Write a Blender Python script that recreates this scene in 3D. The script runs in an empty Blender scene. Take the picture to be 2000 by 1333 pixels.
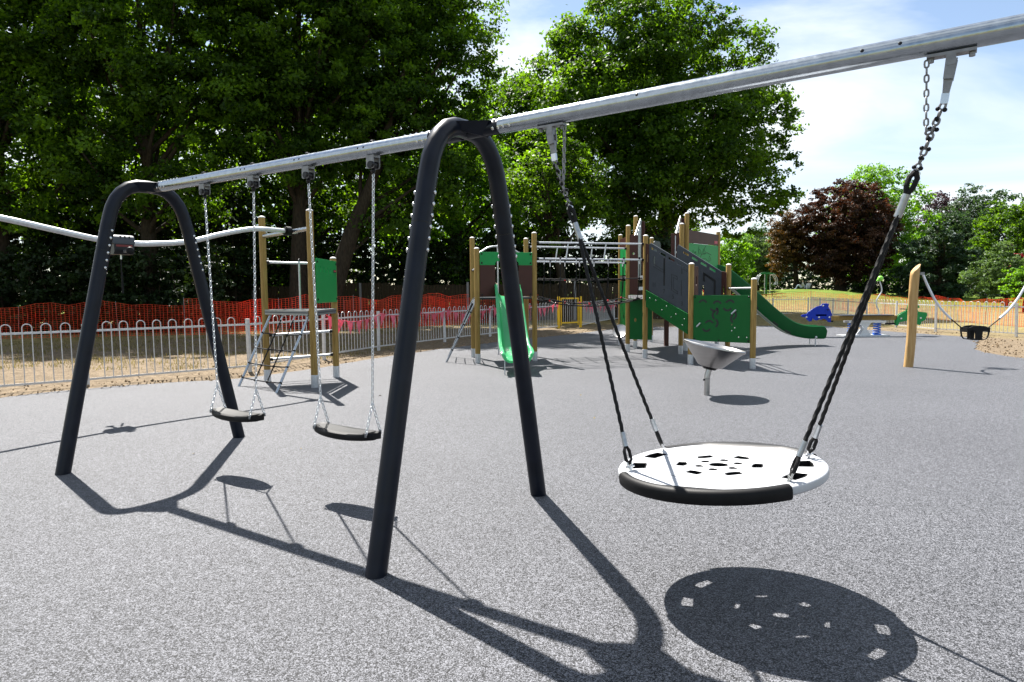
import bpy, bmesh, math, random
import numpy as np
from mathutils import Vector, Matrix, Euler, Quaternion

random.seed(7)
RNG = np.random.default_rng(11)
R = math.radians
scene = bpy.context.scene

# ------------------------------------------------------------------ camera
cam_d = bpy.data.cameras.new('camera')
cam = bpy.data.objects.new('camera', cam_d)
scene.collection.objects.link(cam)
cam_d.sensor_width = 36.0
cam_d.lens = 1288.0 / 2000.0 * 36.0
cam_d.clip_start = 0.05
cam_d.clip_end = 4000.0
PITCH = math.atan((666.5 - 570.0) / 1288.0)
cam.matrix_world = (Matrix.Translation((0, 0, 1.52)) @ Matrix.Rotation(math.pi / 2 - PITCH, 4, 'X')
                    @ Matrix.Rotation(R(-0.48), 4, 'Z'))
scene.camera = cam

# ------------------------------------------------------------------ light
SUN_DIR = Vector((0.309, -0.616, -1.0)).normalized()          # direction the light travels
SUN_EL = math.asin(-SUN_DIR.z)
SUN_AZ = math.atan2(-SUN_DIR.x, -SUN_DIR.y)                   # from +Y towards +X
sun_d = bpy.data.lights.new('sun', 'SUN')
sun_d.energy = 5.0
sun_d.angle = R(0.5)
sun_d.color = (1.0, 0.955, 0.89)
sun = bpy.data.objects.new('sun', sun_d)
scene.collection.objects.link(sun)
sun.rotation_euler = SUN_DIR.to_track_quat('-Z', 'Y').to_euler()
sun.location = (-20, 40, 60)

world = bpy.data.worlds.new('World')
scene.world = world
world.use_nodes = True
wn = world.node_tree.nodes
wl = world.node_tree.links
wn.clear()
w_out = wn.new('ShaderNodeOutputWorld')
w_bg = wn.new('ShaderNodeBackground')
w_bg.inputs['Strength'].default_value = 0.05
sky = wn.new('ShaderNodeTexSky')
sky.sky_type = 'NISHITA'
sky.sun_disc = False
sky.sun_elevation = SUN_EL
sky.sun_rotation = SUN_AZ
sky.air_density = 1.0
sky.dust_density = 0.4
sky.ozone_density = 1.3
w_tc = wn.new('ShaderNodeTexCoord')
w_map = wn.new('ShaderNodeMapping')
w_map.inputs['Scale'].default_value = (1.0, 1.0, 3.2)
w_map.inputs['Location'].default_value = (3.1, 1.7, 0.4)
w_noise = wn.new('ShaderNodeTexNoise')
w_noise.inputs['Scale'].default_value = 1.5
w_noise.inputs['Detail'].default_value = 7.0
w_noise.inputs['Roughness'].default_value = 0.56
w_noise.inputs['Distortion'].default_value = 0.5
w_ramp = wn.new('ShaderNodeValToRGB')
w_ramp.color_ramp.elements[0].position = 0.44
w_ramp.color_ramp.elements[0].color = (0.07, 0.07, 0.07, 1)
w_ramp.color_ramp.elements[1].position = 0.60
w_ramp.color_ramp.elements[1].color = (0.9, 0.9, 0.9, 1)
w_mix = wn.new('ShaderNodeMixRGB')
w_mix.inputs['Color2'].default_value = (6.8, 7.2, 7.5, 1)
wl.new(w_tc.outputs['Generated'], w_map.inputs['Vector'])
wl.new(w_map.outputs['Vector'], w_noise.inputs['Vector'])
wl.new(w_noise.outputs['Fac'], w_ramp.inputs['Fac'])
wl.new(w_ramp.outputs['Color'], w_mix.inputs['Fac'])
wl.new(sky.outputs['Color'], w_mix.inputs['Color1'])
wl.new(w_mix.outputs['Color'], w_bg.inputs['Color'])
wl.new(w_bg.outputs['Background'], w_out.inputs['Surface'])

scene.view_settings.view_transform = 'Standard'
scene.view_settings.look = 'None'
scene.view_settings.exposure = 1.8
scene.view_settings.gamma = 1.0
scene.view_settings.use_curve_mapping = False

# ------------------------------------------------------------------ materials
MAT = {}


def _nt(name):
    m = bpy.data.materials.new(name)
    m.use_nodes = True
    n = m.node_tree.nodes
    return m, n, m.node_tree.links, n['Principled BSDF']


def mat(name, col, rough=0.5, metal=0.0, spec=0.5, var=0.15, vscale=6.0, bump=0.0, bscale=60.0, col2=None,
        stretch=(1, 1, 1), rvar=0.0, detail=5.0):
    """Principled surface with noise-driven colour, gloss and relief variation."""
    m, n, l, b = _nt(name)
    tc = n.new('ShaderNodeTexCoord')
    mp = n.new('ShaderNodeMapping')
    mp.inputs['Scale'].default_value = stretch
    l.new(tc.outputs['Object'], mp.inputs['Vector'])
    nz = n.new('ShaderNodeTexNoise')
    nz.inputs['Scale'].default_value = vscale
    nz.inputs['Detail'].default_value = detail
    l.new(mp.outputs['Vector'], nz.inputs['Vector'])
    rp = n.new('ShaderNodeValToRGB')
    c2 = col2 if col2 else tuple(min(1, c * (1 + var)) for c in col)
    c1 = col if col2 else tuple(c * (1 - var) for c in col)
    rp.color_ramp.elements[0].position = 0.34
    rp.color_ramp.elements[1].position = 0.66
    rp.color_ramp.elements[0].color = (*c1, 1)
    rp.color_ramp.elements[1].color = (*c2, 1)
    l.new(nz.outputs['Fac'], rp.inputs['Fac'])
    l.new(rp.outputs['Color'], b.inputs['Base Color'])
    b.inputs['Roughness'].default_value = rough
    b.inputs['Metallic'].default_value = metal
    b.inputs['Specular IOR Level'].default_value = spec
    if rvar:
        mr = n.new('ShaderNodeMapRange')
        mr.inputs['From Min'].default_value = 0.3
        mr.inputs['From Max'].default_value = 0.7
        mr.inputs['To Min'].default_value = rough - rvar
        mr.inputs['To Max'].default_value = rough + rvar
        l.new(nz.outputs['Fac'], mr.inputs['Value'])
        l.new(mr.outputs['Result'], b.inputs['Roughness'])
    if bump:
        n2 = n.new('ShaderNodeTexNoise')
        n2.inputs['Scale'].default_value = bscale
        n2.inputs['Detail'].default_value = 3
        l.new(mp.outputs['Vector'], n2.inputs['Vector'])
        bp = n.new('ShaderNodeBump')
        bp.inputs['Strength'].default_value = bump
        bp.inputs['Distance'].default_value = 0.01
        l.new(n2.outputs['Fac'], bp.inputs['Height'])
        l.new(bp.outputs['Normal'], b.inputs['Normal'])
    MAT[name] = m
    return m


mat('coated_steel', (0.0055, 0.0078, 0.0145), rough=0.36, spec=0.22, var=0.2, vscale=9, bump=0.03, bscale=500, rvar=0.04)
mat('galvanised', (0.36, 0.395, 0.43), rough=0.22, metal=0.9, var=0.10, vscale=30, bump=0.035, bscale=90, rvar=0.05)
mat('galvanised_pale', (0.55, 0.57, 0.59), rough=0.42, metal=0.65, var=0.10, vscale=30, bump=0.05, bscale=90, rvar=0.06)
mat('stainless', (0.42, 0.41, 0.40), rough=0.30, metal=1.0, var=0.04, vscale=5, bump=0.0, bscale=200, rvar=0.02, stretch=(1, 1, 6))
mat('bolt_steel', (0.62, 0.62, 0.62), rough=0.25, metal=1.0, var=0.05)
mat('grey_steel', (0.20, 0.20, 0.205), rough=0.45, metal=0.5, var=0.15, vscale=30)
mat('black_rubber', (0.004, 0.004, 0.0045), rough=0.55, spec=0.2, var=0.25, vscale=20, bump=0.08, bscale=300)
mat('tread_and_glare_rubber', (0.016, 0.016, 0.017), rough=0.5, spec=0.3, var=0.2, vscale=14, bump=0.05, bscale=300)  # grey of the seat treads; also black pad rubber with sun glare painted in
mat('black_plastic', (0.004, 0.004, 0.005), rough=0.34, spec=0.3, var=0.1)
mat('black_rope', (0.003, 0.003, 0.0035), rough=0.6, spec=0.25, var=0.3, vscale=80, bump=0.2, bscale=900)
mat('white_plastic', (0.40, 0.41, 0.43), rough=0.42, var=0.05, vscale=7, bump=0.03, bscale=260)
mat('timber', (0.215, 0.128, 0.030), rough=0.62, spec=0.3, var=0.26, vscale=7, bump=0.22, bscale=26, stretch=(6, 6, 0.5),
    col2=(0.32, 0.21, 0.058))
mat('timber_pale', (0.35, 0.205, 0.072), rough=0.6, spec=0.3, vscale=6, bump=0.30, bscale=18, stretch=(5, 5, 0.45),
    col2=(0.45, 0.29, 0.12))
mat('old_board', (0.045, 0.034, 0.020), rough=0.85, spec=0.2, var=0.35, vscale=5, bump=0.3, bscale=30, stretch=(6, 6, 0.6))
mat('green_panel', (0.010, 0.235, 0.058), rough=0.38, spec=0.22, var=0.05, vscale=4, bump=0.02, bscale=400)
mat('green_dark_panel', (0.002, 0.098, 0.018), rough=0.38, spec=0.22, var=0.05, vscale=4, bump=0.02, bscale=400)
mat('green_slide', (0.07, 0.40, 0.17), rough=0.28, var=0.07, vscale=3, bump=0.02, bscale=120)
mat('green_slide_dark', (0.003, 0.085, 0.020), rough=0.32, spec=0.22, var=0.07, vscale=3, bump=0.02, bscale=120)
mat('brown_panel', (0.056, 0.021, 0.016), rough=0.45, spec=0.22, var=0.08, vscale=5, bump=0.03, bscale=300)
mat('grey_panel', (0.052, 0.060, 0.072), rough=0.42, spec=0.22, var=0.06, vscale=5, bump=0.03, bscale=300)
mat('engraving', (0.008, 0.009, 0.010), rough=0.6, var=0.1)
mat('engraving_green', (0.006, 0.05, 0.015), rough=0.6, var=0.1)
mat('label_red', (0.42, 0.045, 0.06), rough=0.4, var=0.1)
mat('label_black', (0.012, 0.010, 0.010), rough=0.4, var=0.1)
mat('label_dull_red', (0.16, 0.012, 0.012), rough=0.5, var=0.2)
mat('red_plastic', (0.55, 0.03, 0.035), rough=0.4, var=0.1)
mat('blue_panel', (0.002, 0.03, 0.38), rough=0.36, spec=0.22, var=0.05)
mat('blue_steel', (0.03, 0.14, 0.55), rough=0.36, var=0.1)
mat('lime_plastic', (0.22, 0.62, 0.06), rough=0.35, var=0.1)
mat('yellow_paint', (0.68, 0.42, 0.006), rough=0.4, var=0.06, vscale=5)
mat('fence_zinc', (0.52, 0.52, 0.52), rough=0.5, metal=0.25, var=0.12, vscale=12)
mat('orange_mesh', (0.88, 0.080, 0.022), rough=0.5, var=0.12, vscale=4)
mat('pink_cloth', (0.72, 0.17, 0.24), rough=0.6, var=0.12, vscale=14)
mat('white_tape', (0.7, 0.68, 0.68), rough=0.6, var=0.1)
mat('bark', (0.032, 0.025, 0.017), rough=0.9, spec=0.15, var=0.4, vscale=6, bump=0.7, bscale=14, stretch=(3, 3, 0.8))
mat('soil_clod', (0.20, 0.146, 0.092), rough=0.95, spec=0.1, var=0.35, vscale=30)
mat('dry_leaf', (0.16, 0.12, 0.03), rough=0.7, var=0.3, vscale=3)
mat('chain_sleeve', (0.62, 0.64, 0.68), rough=0.35, metal=0.3, var=0.1)
mat('crimp_metal', (0.36, 0.38, 0.40), rough=0.35, metal=0.8, var=0.12, vscale=40)
mat('grey_edge', (0.24, 0.25, 0.26), rough=0.4, metal=0.6, var=0.1, vscale=20)
mat('skin', (0.52, 0.33, 0.25), rough=0.5, var=0.05)
mat('hair_fair', (0.30, 0.24, 0.18), rough=0.6, var=0.2)
mat('shirt_grey', (0.45, 0.44, 0.43), rough=0.8, var=0.1)
mat('shirt_white', (0.70, 0.70, 0.68), rough=0.8, var=0.06)
mat('jeans_pale', (0.30, 0.37, 0.48), rough=0.8, var=0.1)


def leaf_mat(name, dark, light, trans=0.36, tcol=None):
    m, n, l, b = _nt(name)
    at = n.new('ShaderNodeAttribute')
    at.attribute_name = 'tint'
    rp = n.new('ShaderNodeValToRGB')
    rp.color_ramp.elements[0].color = (*dark, 1)
    rp.color_ramp.elements[1].color = (*light, 1)
    l.new(at.outputs['Fac'], rp.inputs['Fac'])
    l.new(rp.outputs['Color'], b.inputs['Base Color'])
    b.inputs['Roughness'].default_value = 0.5
    b.inputs['Specular IOR Level'].default_value = 0.16
    tr = n.new('ShaderNodeBsdfTranslucent')
    mx = n.new('ShaderNodeMixRGB')
    mx.blend_type = 'MULTIPLY'
    mx.inputs['Fac'].default_value = 1.0
    mx.inputs['Color2'].default_value = (*(tcol or (2.5, 2.3, 0.5)), 1)
    l.new(rp.outputs['Color'], mx.inputs['Color1'])
    l.new(mx.outputs['Color'], tr.inputs['Color'])
    ms = n.new('ShaderNodeMixShader')
    ms.inputs['Fac'].default_value = trans
    l.new(b.outputs['BSDF'], ms.inputs[1])
    l.new(tr.outputs['BSDF'], ms.inputs[2])
    l.new(ms.outputs['Shader'], n['Material Output'].inputs['Surface'])
    MAT[name] = m


leaf_mat('leaf_oak', (0.008, 0.028, 0.004), (0.080, 0.162, 0.015), 0.53)
leaf_mat('leaf_left', (0.005, 0.020, 0.003), (0.092, 0.182, 0.016), 0.56)  # wide range, as for the oak: sunlit flecks and crown shade in leaf colour
leaf_mat('leaf_lime', (0.05, 0.125, 0.012), (0.12, 0.25, 0.024), 0.45)
leaf_mat('leaf_copper', (0.013, 0.0078, 0.006), (0.088, 0.046, 0.026), trans=0.25, tcol=(1.8, 0.9, 0.5))
leaf_mat('leaf_bronze', (0.038, 0.026, 0.010), (0.14, 0.085, 0.022), trans=0.28, tcol=(1.7, 1.2, 0.5))
leaf_mat('leaf_blue', (0.016, 0.038, 0.020), (0.055, 0.096, 0.042), tcol=(1.5, 1.6, 0.7))
leaf_mat('leaf_conifer', (0.012, 0.032, 0.016), (0.035, 0.065, 0.030), trans=0.15)
leaf_mat('leaf_sage', (0.042, 0.082, 0.028), (0.12, 0.185, 0.07), tcol=(1.5, 1.5, 0.7))
leaf_mat('leaf_ivy', (0.006, 0.015, 0.004), (0.018, 0.036, 0.009), trans=0.15)
leaf_mat('leaf_grey', (0.075, 0.075, 0.065), (0.16, 0.155, 0.14), trans=0.12, tcol=(1.1, 1.1, 0.9))
leaf_mat('leaf_purple', (0.035, 0.022, 0.030), (0.09, 0.055, 0.065), trans=0.2, tcol=(1.3, 0.9, 0.9))
leaf_mat('leaf_red', (0.14, 0.012, 0.02), (0.30, 0.03, 0.04), trans=0.2, tcol=(1.5, 0.7, 0.7))
leaf_mat('grass_blade', (0.09, 0.085, 0.03), (0.24, 0.20, 0.09), trans=0.3, tcol=(1.4, 1.3, 0.6))


def let_light_through(name, fac, col):
    m = MAT[name]
    n, l = m.node_tree.nodes, m.node_tree.links
    tr = n.new('ShaderNodeBsdfTranslucent')
    tr.inputs['Color'].default_value = (*col, 1)
    ms = n.new('ShaderNodeMixShader')
    ms.inputs['Fac'].default_value = fac
    l.new(n['Principled BSDF'].outputs['BSDF'], ms.inputs[1])
    l.new(tr.outputs['BSDF'], ms.inputs[2])
    l.new(ms.outputs['Shader'], n['Material Output'].inputs['Surface'])


let_light_through('green_slide', 0.35, (0.16, 0.70, 0.36))
let_light_through('pink_cloth', 0.35, (0.85, 0.2, 0.28))
let_light_through('orange_mesh', 0.3, (0.9, 0.10, 0.03))


def rubber_mat():
    """Bound rubber granules: pale and dark grey grains at two sizes, real relief, some sheen."""
    m, n, l, b = _nt('rubber_granule')
    tc = n.new('ShaderNodeTexCoord')

    def grains(scale, lo, hi, p0, p1):
        v = n.new('ShaderNodeTexVoronoi')
        v.inputs['Scale'].default_value = scale
        l.new(tc.outputs['Object'], v.inputs['Vector'])
        sp = n.new('ShaderNodeSeparateColor')
        l.new(v.outputs['Color'], sp.inputs['Color'])
        r = n.new('ShaderNodeValToRGB')
        r.color_ramp.elements[0].position = p0
        r.color_ramp.elements[1].position = p1
        r.color_ramp.elements[0].color = (*lo, 1)
        r.color_ramp.elements[1].color = (*hi, 1)
        l.new(sp.outputs['Red'], r.inputs['Fac'])
        return v, r
    v1, r1 = grains(215, (0.0004, 0.0006, 0.0012), (0.228, 0.233, 0.258), 0.42, 0.92)
    v2, r2 = grains(84, (0.001, 0.0013, 0.0025), (0.120, 0.123, 0.137), 0.32, 0.92)
    v3, r3 = grains(27, (0.018, 0.019, 0.022), (0.060, 0.062, 0.069), 0.15, 0.9)
    mx = n.new('ShaderNodeMixRGB')
    mx.inputs['Fac'].default_value = 0.34
    l.new(r1.outputs['Color'], mx.inputs['Color1'])
    l.new(r2.outputs['Color'], mx.inputs['Color2'])
    mx3 = n.new('ShaderNodeMixRGB')
    mx3.inputs['Fac'].default_value = 0.13
    l.new(mx.outputs['Color'], mx3.inputs['Color1'])
    l.new(r3.outputs['Color'], mx3.inputs['Color2'])
    mx = mx3
    # broad wear patches
    nz = n.new('ShaderNodeTexNoise')
    nz.inputs['Scale'].default_value = 0.55
    nz.inputs['Detail'].default_value = 6
    l.new(tc.outputs['Object'], nz.inputs['Vector'])
    mr = n.new('ShaderNodeMapRange')
    mr.inputs['From Min'].default_value = 0.3
    mr.inputs['From Max'].default_value = 0.7
    mr.inputs['To Min'].default_value = 0.92
    mr.inputs['To Max'].default_value = 1.08
    l.new(nz.outputs['Fac'], mr.inputs['Value'])
    mm = n.new('ShaderNodeMixRGB')
    mm.blend_type = 'MULTIPLY'
    mm.inputs['Fac'].default_value = 1
    l.new(mx.outputs['Color'], mm.inputs['Color1'])
    l.new(mr.outputs['Result'], mm.inputs['Color2'])
    l.new(mm.outputs['Color'], b.inputs['Base Color'])
    b.inputs['Roughness'].default_value = 0.6
    b.inputs['Specular IOR Level'].default_value = 0.17
    b.inputs['Sheen Weight'].default_value = 0.10
    b.inputs['Sheen Roughness'].default_value = 0.45
    bp = n.new('ShaderNodeBump')
    bp.inputs['Strength'].default_value = 0.55
    bp.inputs['Distance'].default_value = 0.004
    l.new(v1.outputs['Distance'], bp.inputs['Height'])
    bp.invert = True
    l.new(bp.outputs['Normal'], b.inputs['Normal'])
    MAT['rubber_granule'] = m


rubber_mat()


def terrain_mat():
    m, n, l, b = _nt('park_ground')
    tc = n.new('ShaderNodeTexCoord')

    def noise(scale, detail=6, rough=0.6):
        z = n.new('ShaderNodeTexNoise')
        z.inputs['Scale'].default_value = scale
        z.inputs['Detail'].default_value = detail
        z.inputs['Roughness'].default_value = rough
        l.new(tc.outputs['Object'], z.inputs['Vector'])
        return z

    def ramp(src, p0, c0, p1, c1):
        r = n.new('ShaderNodeValToRGB')
        r.color_ramp.elements[0].position = p0
        r.color_ramp.elements[1].position = p1
        r.color_ramp.elements[0].color = (*c0, 1)
        r.color_ramp.elements[1].color = (*c1, 1)
        l.new(src, r.inputs['Fac'])
        return r
    soil = ramp(noise(5.5, 9, 0.7).outputs['Fac'], 0.34, (0.100, 0.076, 0.050), 0.66, (0.235, 0.182, 0.124))
    dry = ramp(noise(2.2, 9, 0.7).outputs['Fac'], 0.36, (0.135, 0.108, 0.042), 0.64, (0.27, 0.222, 0.095))
    grass = ramp(noise(1.1, 8, 0.65).outputs['Fac'], 0.36, (0.065, 0.105, 0.012), 0.66, (0.135, 0.185, 0.028))
    # distance from the middle of the playground decides bare soil, dry turf or green turf
    sep = n.new('ShaderNodeVectorMath')
    sep.operation = 'DISTANCE'
    sep.inputs[1].default_value = (2.0, 10.0, 0.0)
    l.new(tc.outputs['Object'], sep.inputs[0])
    big = noise(0.22, 5, 0.6)
    ma = n.new('ShaderNodeMath')
    ma.operation = 'MULTIPLY_ADD'
    ma.inputs[1].default_value = 14.0
    l.new(big.outputs['Fac'], ma.inputs[0])
    l.new(sep.outputs['Value'], ma.inputs[2])
    f1 = n.new('ShaderNodeMapRange')
    f1.inputs['From Min'].default_value = 24.0
    f1.inputs['From Max'].default_value = 29.0
    l.new(ma.outputs['Value'], f1.inputs['Value'])
    f2 = n.new('ShaderNodeMapRange')
    f2.inputs['From Min'].default_value = 44.0
    f2.inputs['From Max'].default_value = 58.0
    l.new(ma.outputs['Value'], f2.inputs['Value'])
    m1 = n.new('ShaderNodeMixRGB')
    l.new(f1.outputs['Result'], m1.inputs['Fac'])
    l.new(soil.outputs['Color'], m1.inputs['Color1'])
    l.new(dry.outputs['Color'], m1.inputs['Color2'])
    m2 = n.new('ShaderNodeMixRGB')
    l.new(f2.outputs['Result'], m2.inputs['Fac'])
    l.new(m1.outputs['Color'], m2.inputs['Color1'])
    l.new(grass.outputs['Color'], m2.inputs['Color2'])
    crumb = ramp(noise(38, 4, 0.75).outputs['Fac'], 0.36, (0.45, 0.45, 0.45), 0.62, (1.25, 1.25, 1.25))
    m3 = n.new('ShaderNodeMixRGB')
    m3.blend_type = 'MULTIPLY'
    m3.inputs['Fac'].default_value = 1.0
    l.new(m2.outputs['Color'], m3.inputs['Color1'])
    l.new(crumb.outputs['Color'], m3.inputs['Color2'])
    l.new(m3.outputs['Color'], b.inputs['Base Color'])
    b.inputs['Roughness'].default_value = 0.95
    b.inputs['Specular IOR Level'].default_value = 0.1
    nb = noise(22, 6, 0.7)
    bp = n.new('ShaderNodeBump')
    bp.inputs['Strength'].default_value = 0.8
    bp.inputs['Distance'].default_value = 0.05
    l.new(nb.outputs['Fac'], bp.inputs['Height'])
    l.new(bp.outputs['Normal'], b.inputs['Normal'])
    MAT['park_ground'] = m


terrain_mat()

# ------------------------------------------------------------------ mesh helpers
COL = scene.collection


def frame_of(d, up=(0, 0, 1)):
    d = Vector(d).normalized()
    u = Vector(up)
    if abs(d.dot(u)) > 0.98:
        u = Vector((1, 0, 0))
    x = u.cross(d).normalized()
    y = d.cross(x).normalized()
    return x, y, d


class MB:
    def __init__(self):
        self.v = []
        self.f = []

    def add(self, vs, fs):
        o = len(self.v)
        self.v += [tuple(p) for p in vs]
        self.f += [tuple(i + o for i in q) for q in fs]
        return self

    def box(self, c, s, M=None):
        hx, hy, hz = s[0] / 2, s[1] / 2, s[2] / 2
        vs = [Vector((x, y, z)) for x in (-hx, hx) for y in (-hy, hy) for z in (-hz, hz)]
        if M is not None:
            vs = [M.to_3x3() @ p for p in vs]
        vs = [p + Vector(c) for p in vs]
        return self.add(vs, [(0, 1, 3, 2), (4, 6, 7, 5), (0, 4, 5, 1), (2, 3, 7, 6), (0, 2, 6, 4), (1, 5, 7, 3)])

    def bar(self, p0, p1, w, h, up=(0, 0, 1)):
        p0, p1 = Vector(p0), Vector(p1)
        x, y, d = frame_of(p1 - p0, up)
        vs = [p + x * (sx * w / 2) + y * (sy * h / 2) for p in (p0, p1) for sx, sy in ((-1, -1), (1, -1), (1, 1), (-1, 1))]
        return self.add(vs, [(3, 2, 1, 0), (4, 5, 6, 7), (0, 1, 5, 4), (1, 2, 6, 5), (2, 3, 7, 6), (3, 0, 4, 7)])

    def tube(self, pts, r, n=10, caps=True, closed=False):
        pts = [Vector(p) for p in pts]
        k = len(pts)
        rs = r if isinstance(r, (list, tuple)) else [r] * k
        dirs = []
        for i in range(k):
            if closed:
                d = pts[(i + 1) % k] - pts[i - 1]
            else:
                d = pts[min(i + 1, k - 1)] - pts[max(i - 1, 0)]
            dirs.append(d.normalized())
        x, y, _ = frame_of(dirs[0])
        vs = []
        prev = dirs[0]
        for i in range(k):
            q = prev.rotation_difference(dirs[i])
            x = q @ x
            x = (x - dirs[i] * x.dot(dirs[i])).normalized()
            y = dirs[i].cross(x)
            prev = dirs[i]
            for j in range(n):
                a = 2 * math.pi * j / n
                vs.append(pts[i] + x * (math.cos(a) * rs[i]) + y * (math.sin(a) * rs[i]))
        fs = []
        m = k if closed else k - 1
        for i in range(m):
            i2 = (i + 1) % k
            for j in range(n):
                j2 = (j + 1) % n
                fs.append((i * n + j, i * n + j2, i2 * n + j2, i2 * n + j))
        if caps and not closed:
            fs.append(tuple(range(n - 1, -1, -1)))
            fs.append(tuple((k - 1) * n + j for j in range(n)))
        return self.add(vs, fs)

    def cyl(self, p0, p1, r0, r1=None, n=14):
        return self.tube([p0, p1], [r0, r0 if r1 is None else r1], n)

    def lathe(self, prof, n=24, M=None):
        """prof: list of (r, z); revolved about z, closed at r == 0."""
        M = M or Matrix()
        vs = []
        for r, z in prof:
            for j in range(n):
                a = 2 * math.pi * j / n
                vs.append(M @ Vector((r * math.cos(a), r * math.sin(a), z)))
        fs = []
        for i in range(len(prof) - 1):
            for j in range(n):
                j2 = (j + 1) % n
                fs.append((i * n + j, i * n + j2, (i + 1) * n + j2, (i + 1) * n + j))
        return self.add(vs, fs)

    def sphere(self, c, r, n=10, sc=(1, 1, 1)):
        prof = [(max(1e-4, r * math.sin(math.pi * i / (n // 2 + 1))), -r * math.cos(math.pi * i / (n // 2 + 1)))
                for i in range(n // 2 + 2)]
        M = Matrix.Translation(c) @ Matrix.Diagonal((*sc, 1))
        return self.lathe(prof, n, M)

    def prism(self, poly, o, ux, uy, t):
        """extrude a simple polygon (list of 2d) lying in o + u*ux + v*uy by thickness t, centred."""
        o, ux, uy = Vector(o), Vector(ux).normalized(), Vector(uy).normalized()
        nn = ux.cross(uy).normalized()
        k = len(poly)
        vs = [o + ux * a + uy * b_ - nn * t / 2 for a, b_ in poly] + [o + ux * a + uy * b_ + nn * t / 2 for a, b_ in poly]
        fs = [tuple(range(k - 1, -1, -1)), tuple(range(k, 2 * k))]
        fs += [(i, (i + 1) % k, k + (i + 1) % k, k + i) for i in range(k)]
        return self.add(vs, fs)

    def sweep(self, section, frames, close=True):
        """section: list of (u, w); frames: list of (origin, ux, uw)."""
        k = len(section)
        vs = []
        for o, ux, uw in frames:
            for a, c in section:
                vs.append(Vector(o) + Vector(ux) * a + Vector(uw) * c)
        fs = []
        for i in range(len(frames) - 1):
            for j in range(k):
                j2 = (j + 1) % k
                fs.append((i * k + j, i * k + j2, (i + 1) * k + j2, (i + 1) * k + j))
        if close:
            fs.append(tuple(range(k - 1, -1, -1)))
            fs.append(tuple((len(frames) - 1) * k + j for j in range(k)))
        return self.add(vs, fs)

    def mesh(self, name, smooth=35):
        me = bpy.data.meshes.new(name)
        me.from_pydata(self.v, [], self.f)
        me.update()
        bm = bmesh.new()
        bm.from_mesh(me)
        bmesh.ops.recalc_face_normals(bm, faces=bm.faces)
        bm.to_mesh(me)
        bm.free()
        if smooth:
            me.shade_smooth()
            me.set_sharp_from_angle(angle=R(smooth))
        return me


def obj(name, mesh, m=None, parent=None, loc=None, rot=None, smooth=35, kind=None):
    if isinstance(mesh, MB):
        mesh = mesh.mesh(name, smooth)
    if m is not None and not mesh.materials:
        mesh.materials.append(MAT[m])
    o = bpy.data.objects.new(name, mesh)
    COL.objects.link(o)
    if parent is not None:
        o.parent = parent
    if loc is not None:
        o.location = loc
    if rot is not None:
        o.rotation_euler = rot
    if kind:
        o['kind'] = kind
    return o


def tag(o, label, cat, group=None):
    o['label'] = label
    o['category'] = cat
    if group:
        o['group'] = group
    return o


def thing(name, label, cat, loc=(0, 0, 0), rz=0.0, group=None):
    o = bpy.data.objects.new(name, None)
    o.empty_display_size = 0.2
    COL.objects.link(o)
    o.location = loc
    o.rotation_euler = (0, 0, rz)
    return tag(o, label, cat, group)


def plate_mesh(name, outline, holes, t, bevel=0.003, res=1):
    """flat plate in local XY with true openings, thickness t along Z, small rounded edge."""
    cu = bpy.data.curves.new(name, 'CURVE')
    cu.dimensions = '2D'
    cu.fill_mode = 'BOTH'
    for poly in [outline] + list(holes):
        sp = cu.splines.new('POLY')
        sp.points.add(len(poly) - 1)
        for p, q in zip(sp.points, poly):
            p.co = (q[0], q[1], 0, 1)
        sp.use_cyclic_u = True
    cu.extrude = max(0.0005, t / 2 - bevel)
    cu.bevel_depth = bevel
    cu.bevel_resolution = res
    cu.offset = -bevel
    tmp = bpy.data.objects.new('tmp', cu)
    COL.objects.link(tmp)
    dg = bpy.context.evaluated_depsgraph_get()
    me = bpy.data.meshes.new_from_object(tmp.evaluated_get(dg))
    COL.objects.unlink(tmp)
    bpy.data.objects.remove(tmp)
    me.name = name
    me.materials.clear()
    me.shade_smooth()
    me.set_sharp_from_angle(angle=R(40))
    return me


def panel(name, p0, p1, outline, holes, t, m, parent, bevel=0.004, off=0.0):
    """upright plate whose local x runs from ground point p0 towards p1 and whose y is height."""
    d = Vector((p1[0] - p0[0], p1[1] - p0[1], 0)).normalized()
    nrm = d.cross(Vector((0, 0, 1)))
    me = plate_mesh(name, outline, holes, t, bevel)
    o = obj(name, me, m, parent)
    o.matrix_basis = Matrix((
        (d.x, 0, nrm.x, p0[0] + nrm.x * off), (d.y, 0, nrm.y, p0[1] + nrm.y * off), (0, 1, 0, 0), (0, 0, 0, 1)))
    return o


def rect(x0, y0, x1, y1, r=0.0, n=4):
    if r <= 0:
        return [(x0, y0), (x1, y0), (x1, y1), (x0, y1)]
    out = []
    for cx, cy, a0 in ((x1 - r, y0 + r, -90), (x1 - r, y1 - r, 0), (x0 + r, y1 - r, 90), (x0 + r, y0 + r, 180)):
        for i in range(n + 1):
            a = R(a0 + 90 * i / n)
            out.append((cx + r * math.cos(a), cy + r * math.sin(a)))
    return out


def ell(cx, cy, rx, ry, n=18):
    return [(cx + rx * math.cos(2 * math.pi * i / n), cy + ry * math.sin(2 * math.pi * i / n)) for i in range(n)]


def arc_strip(cx, cy, r, w, a0, a1, n=8):
    o = [(cx + (r + w / 2) * math.cos(R(a0 + (a1 - a0) * i / n)), cy + (r + w / 2) * math.sin(R(a0 + (a1 - a0) * i / n))) for i in range(n + 1)]
    q = [(cx + (r - w / 2) * math.cos(R(a0 + (a1 - a0) * i / n)), cy + (r - w / 2) * math.sin(R(a0 + (a1 - a0) * i / n))) for i in range(n + 1)]
    return o + q[::-1]


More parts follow.
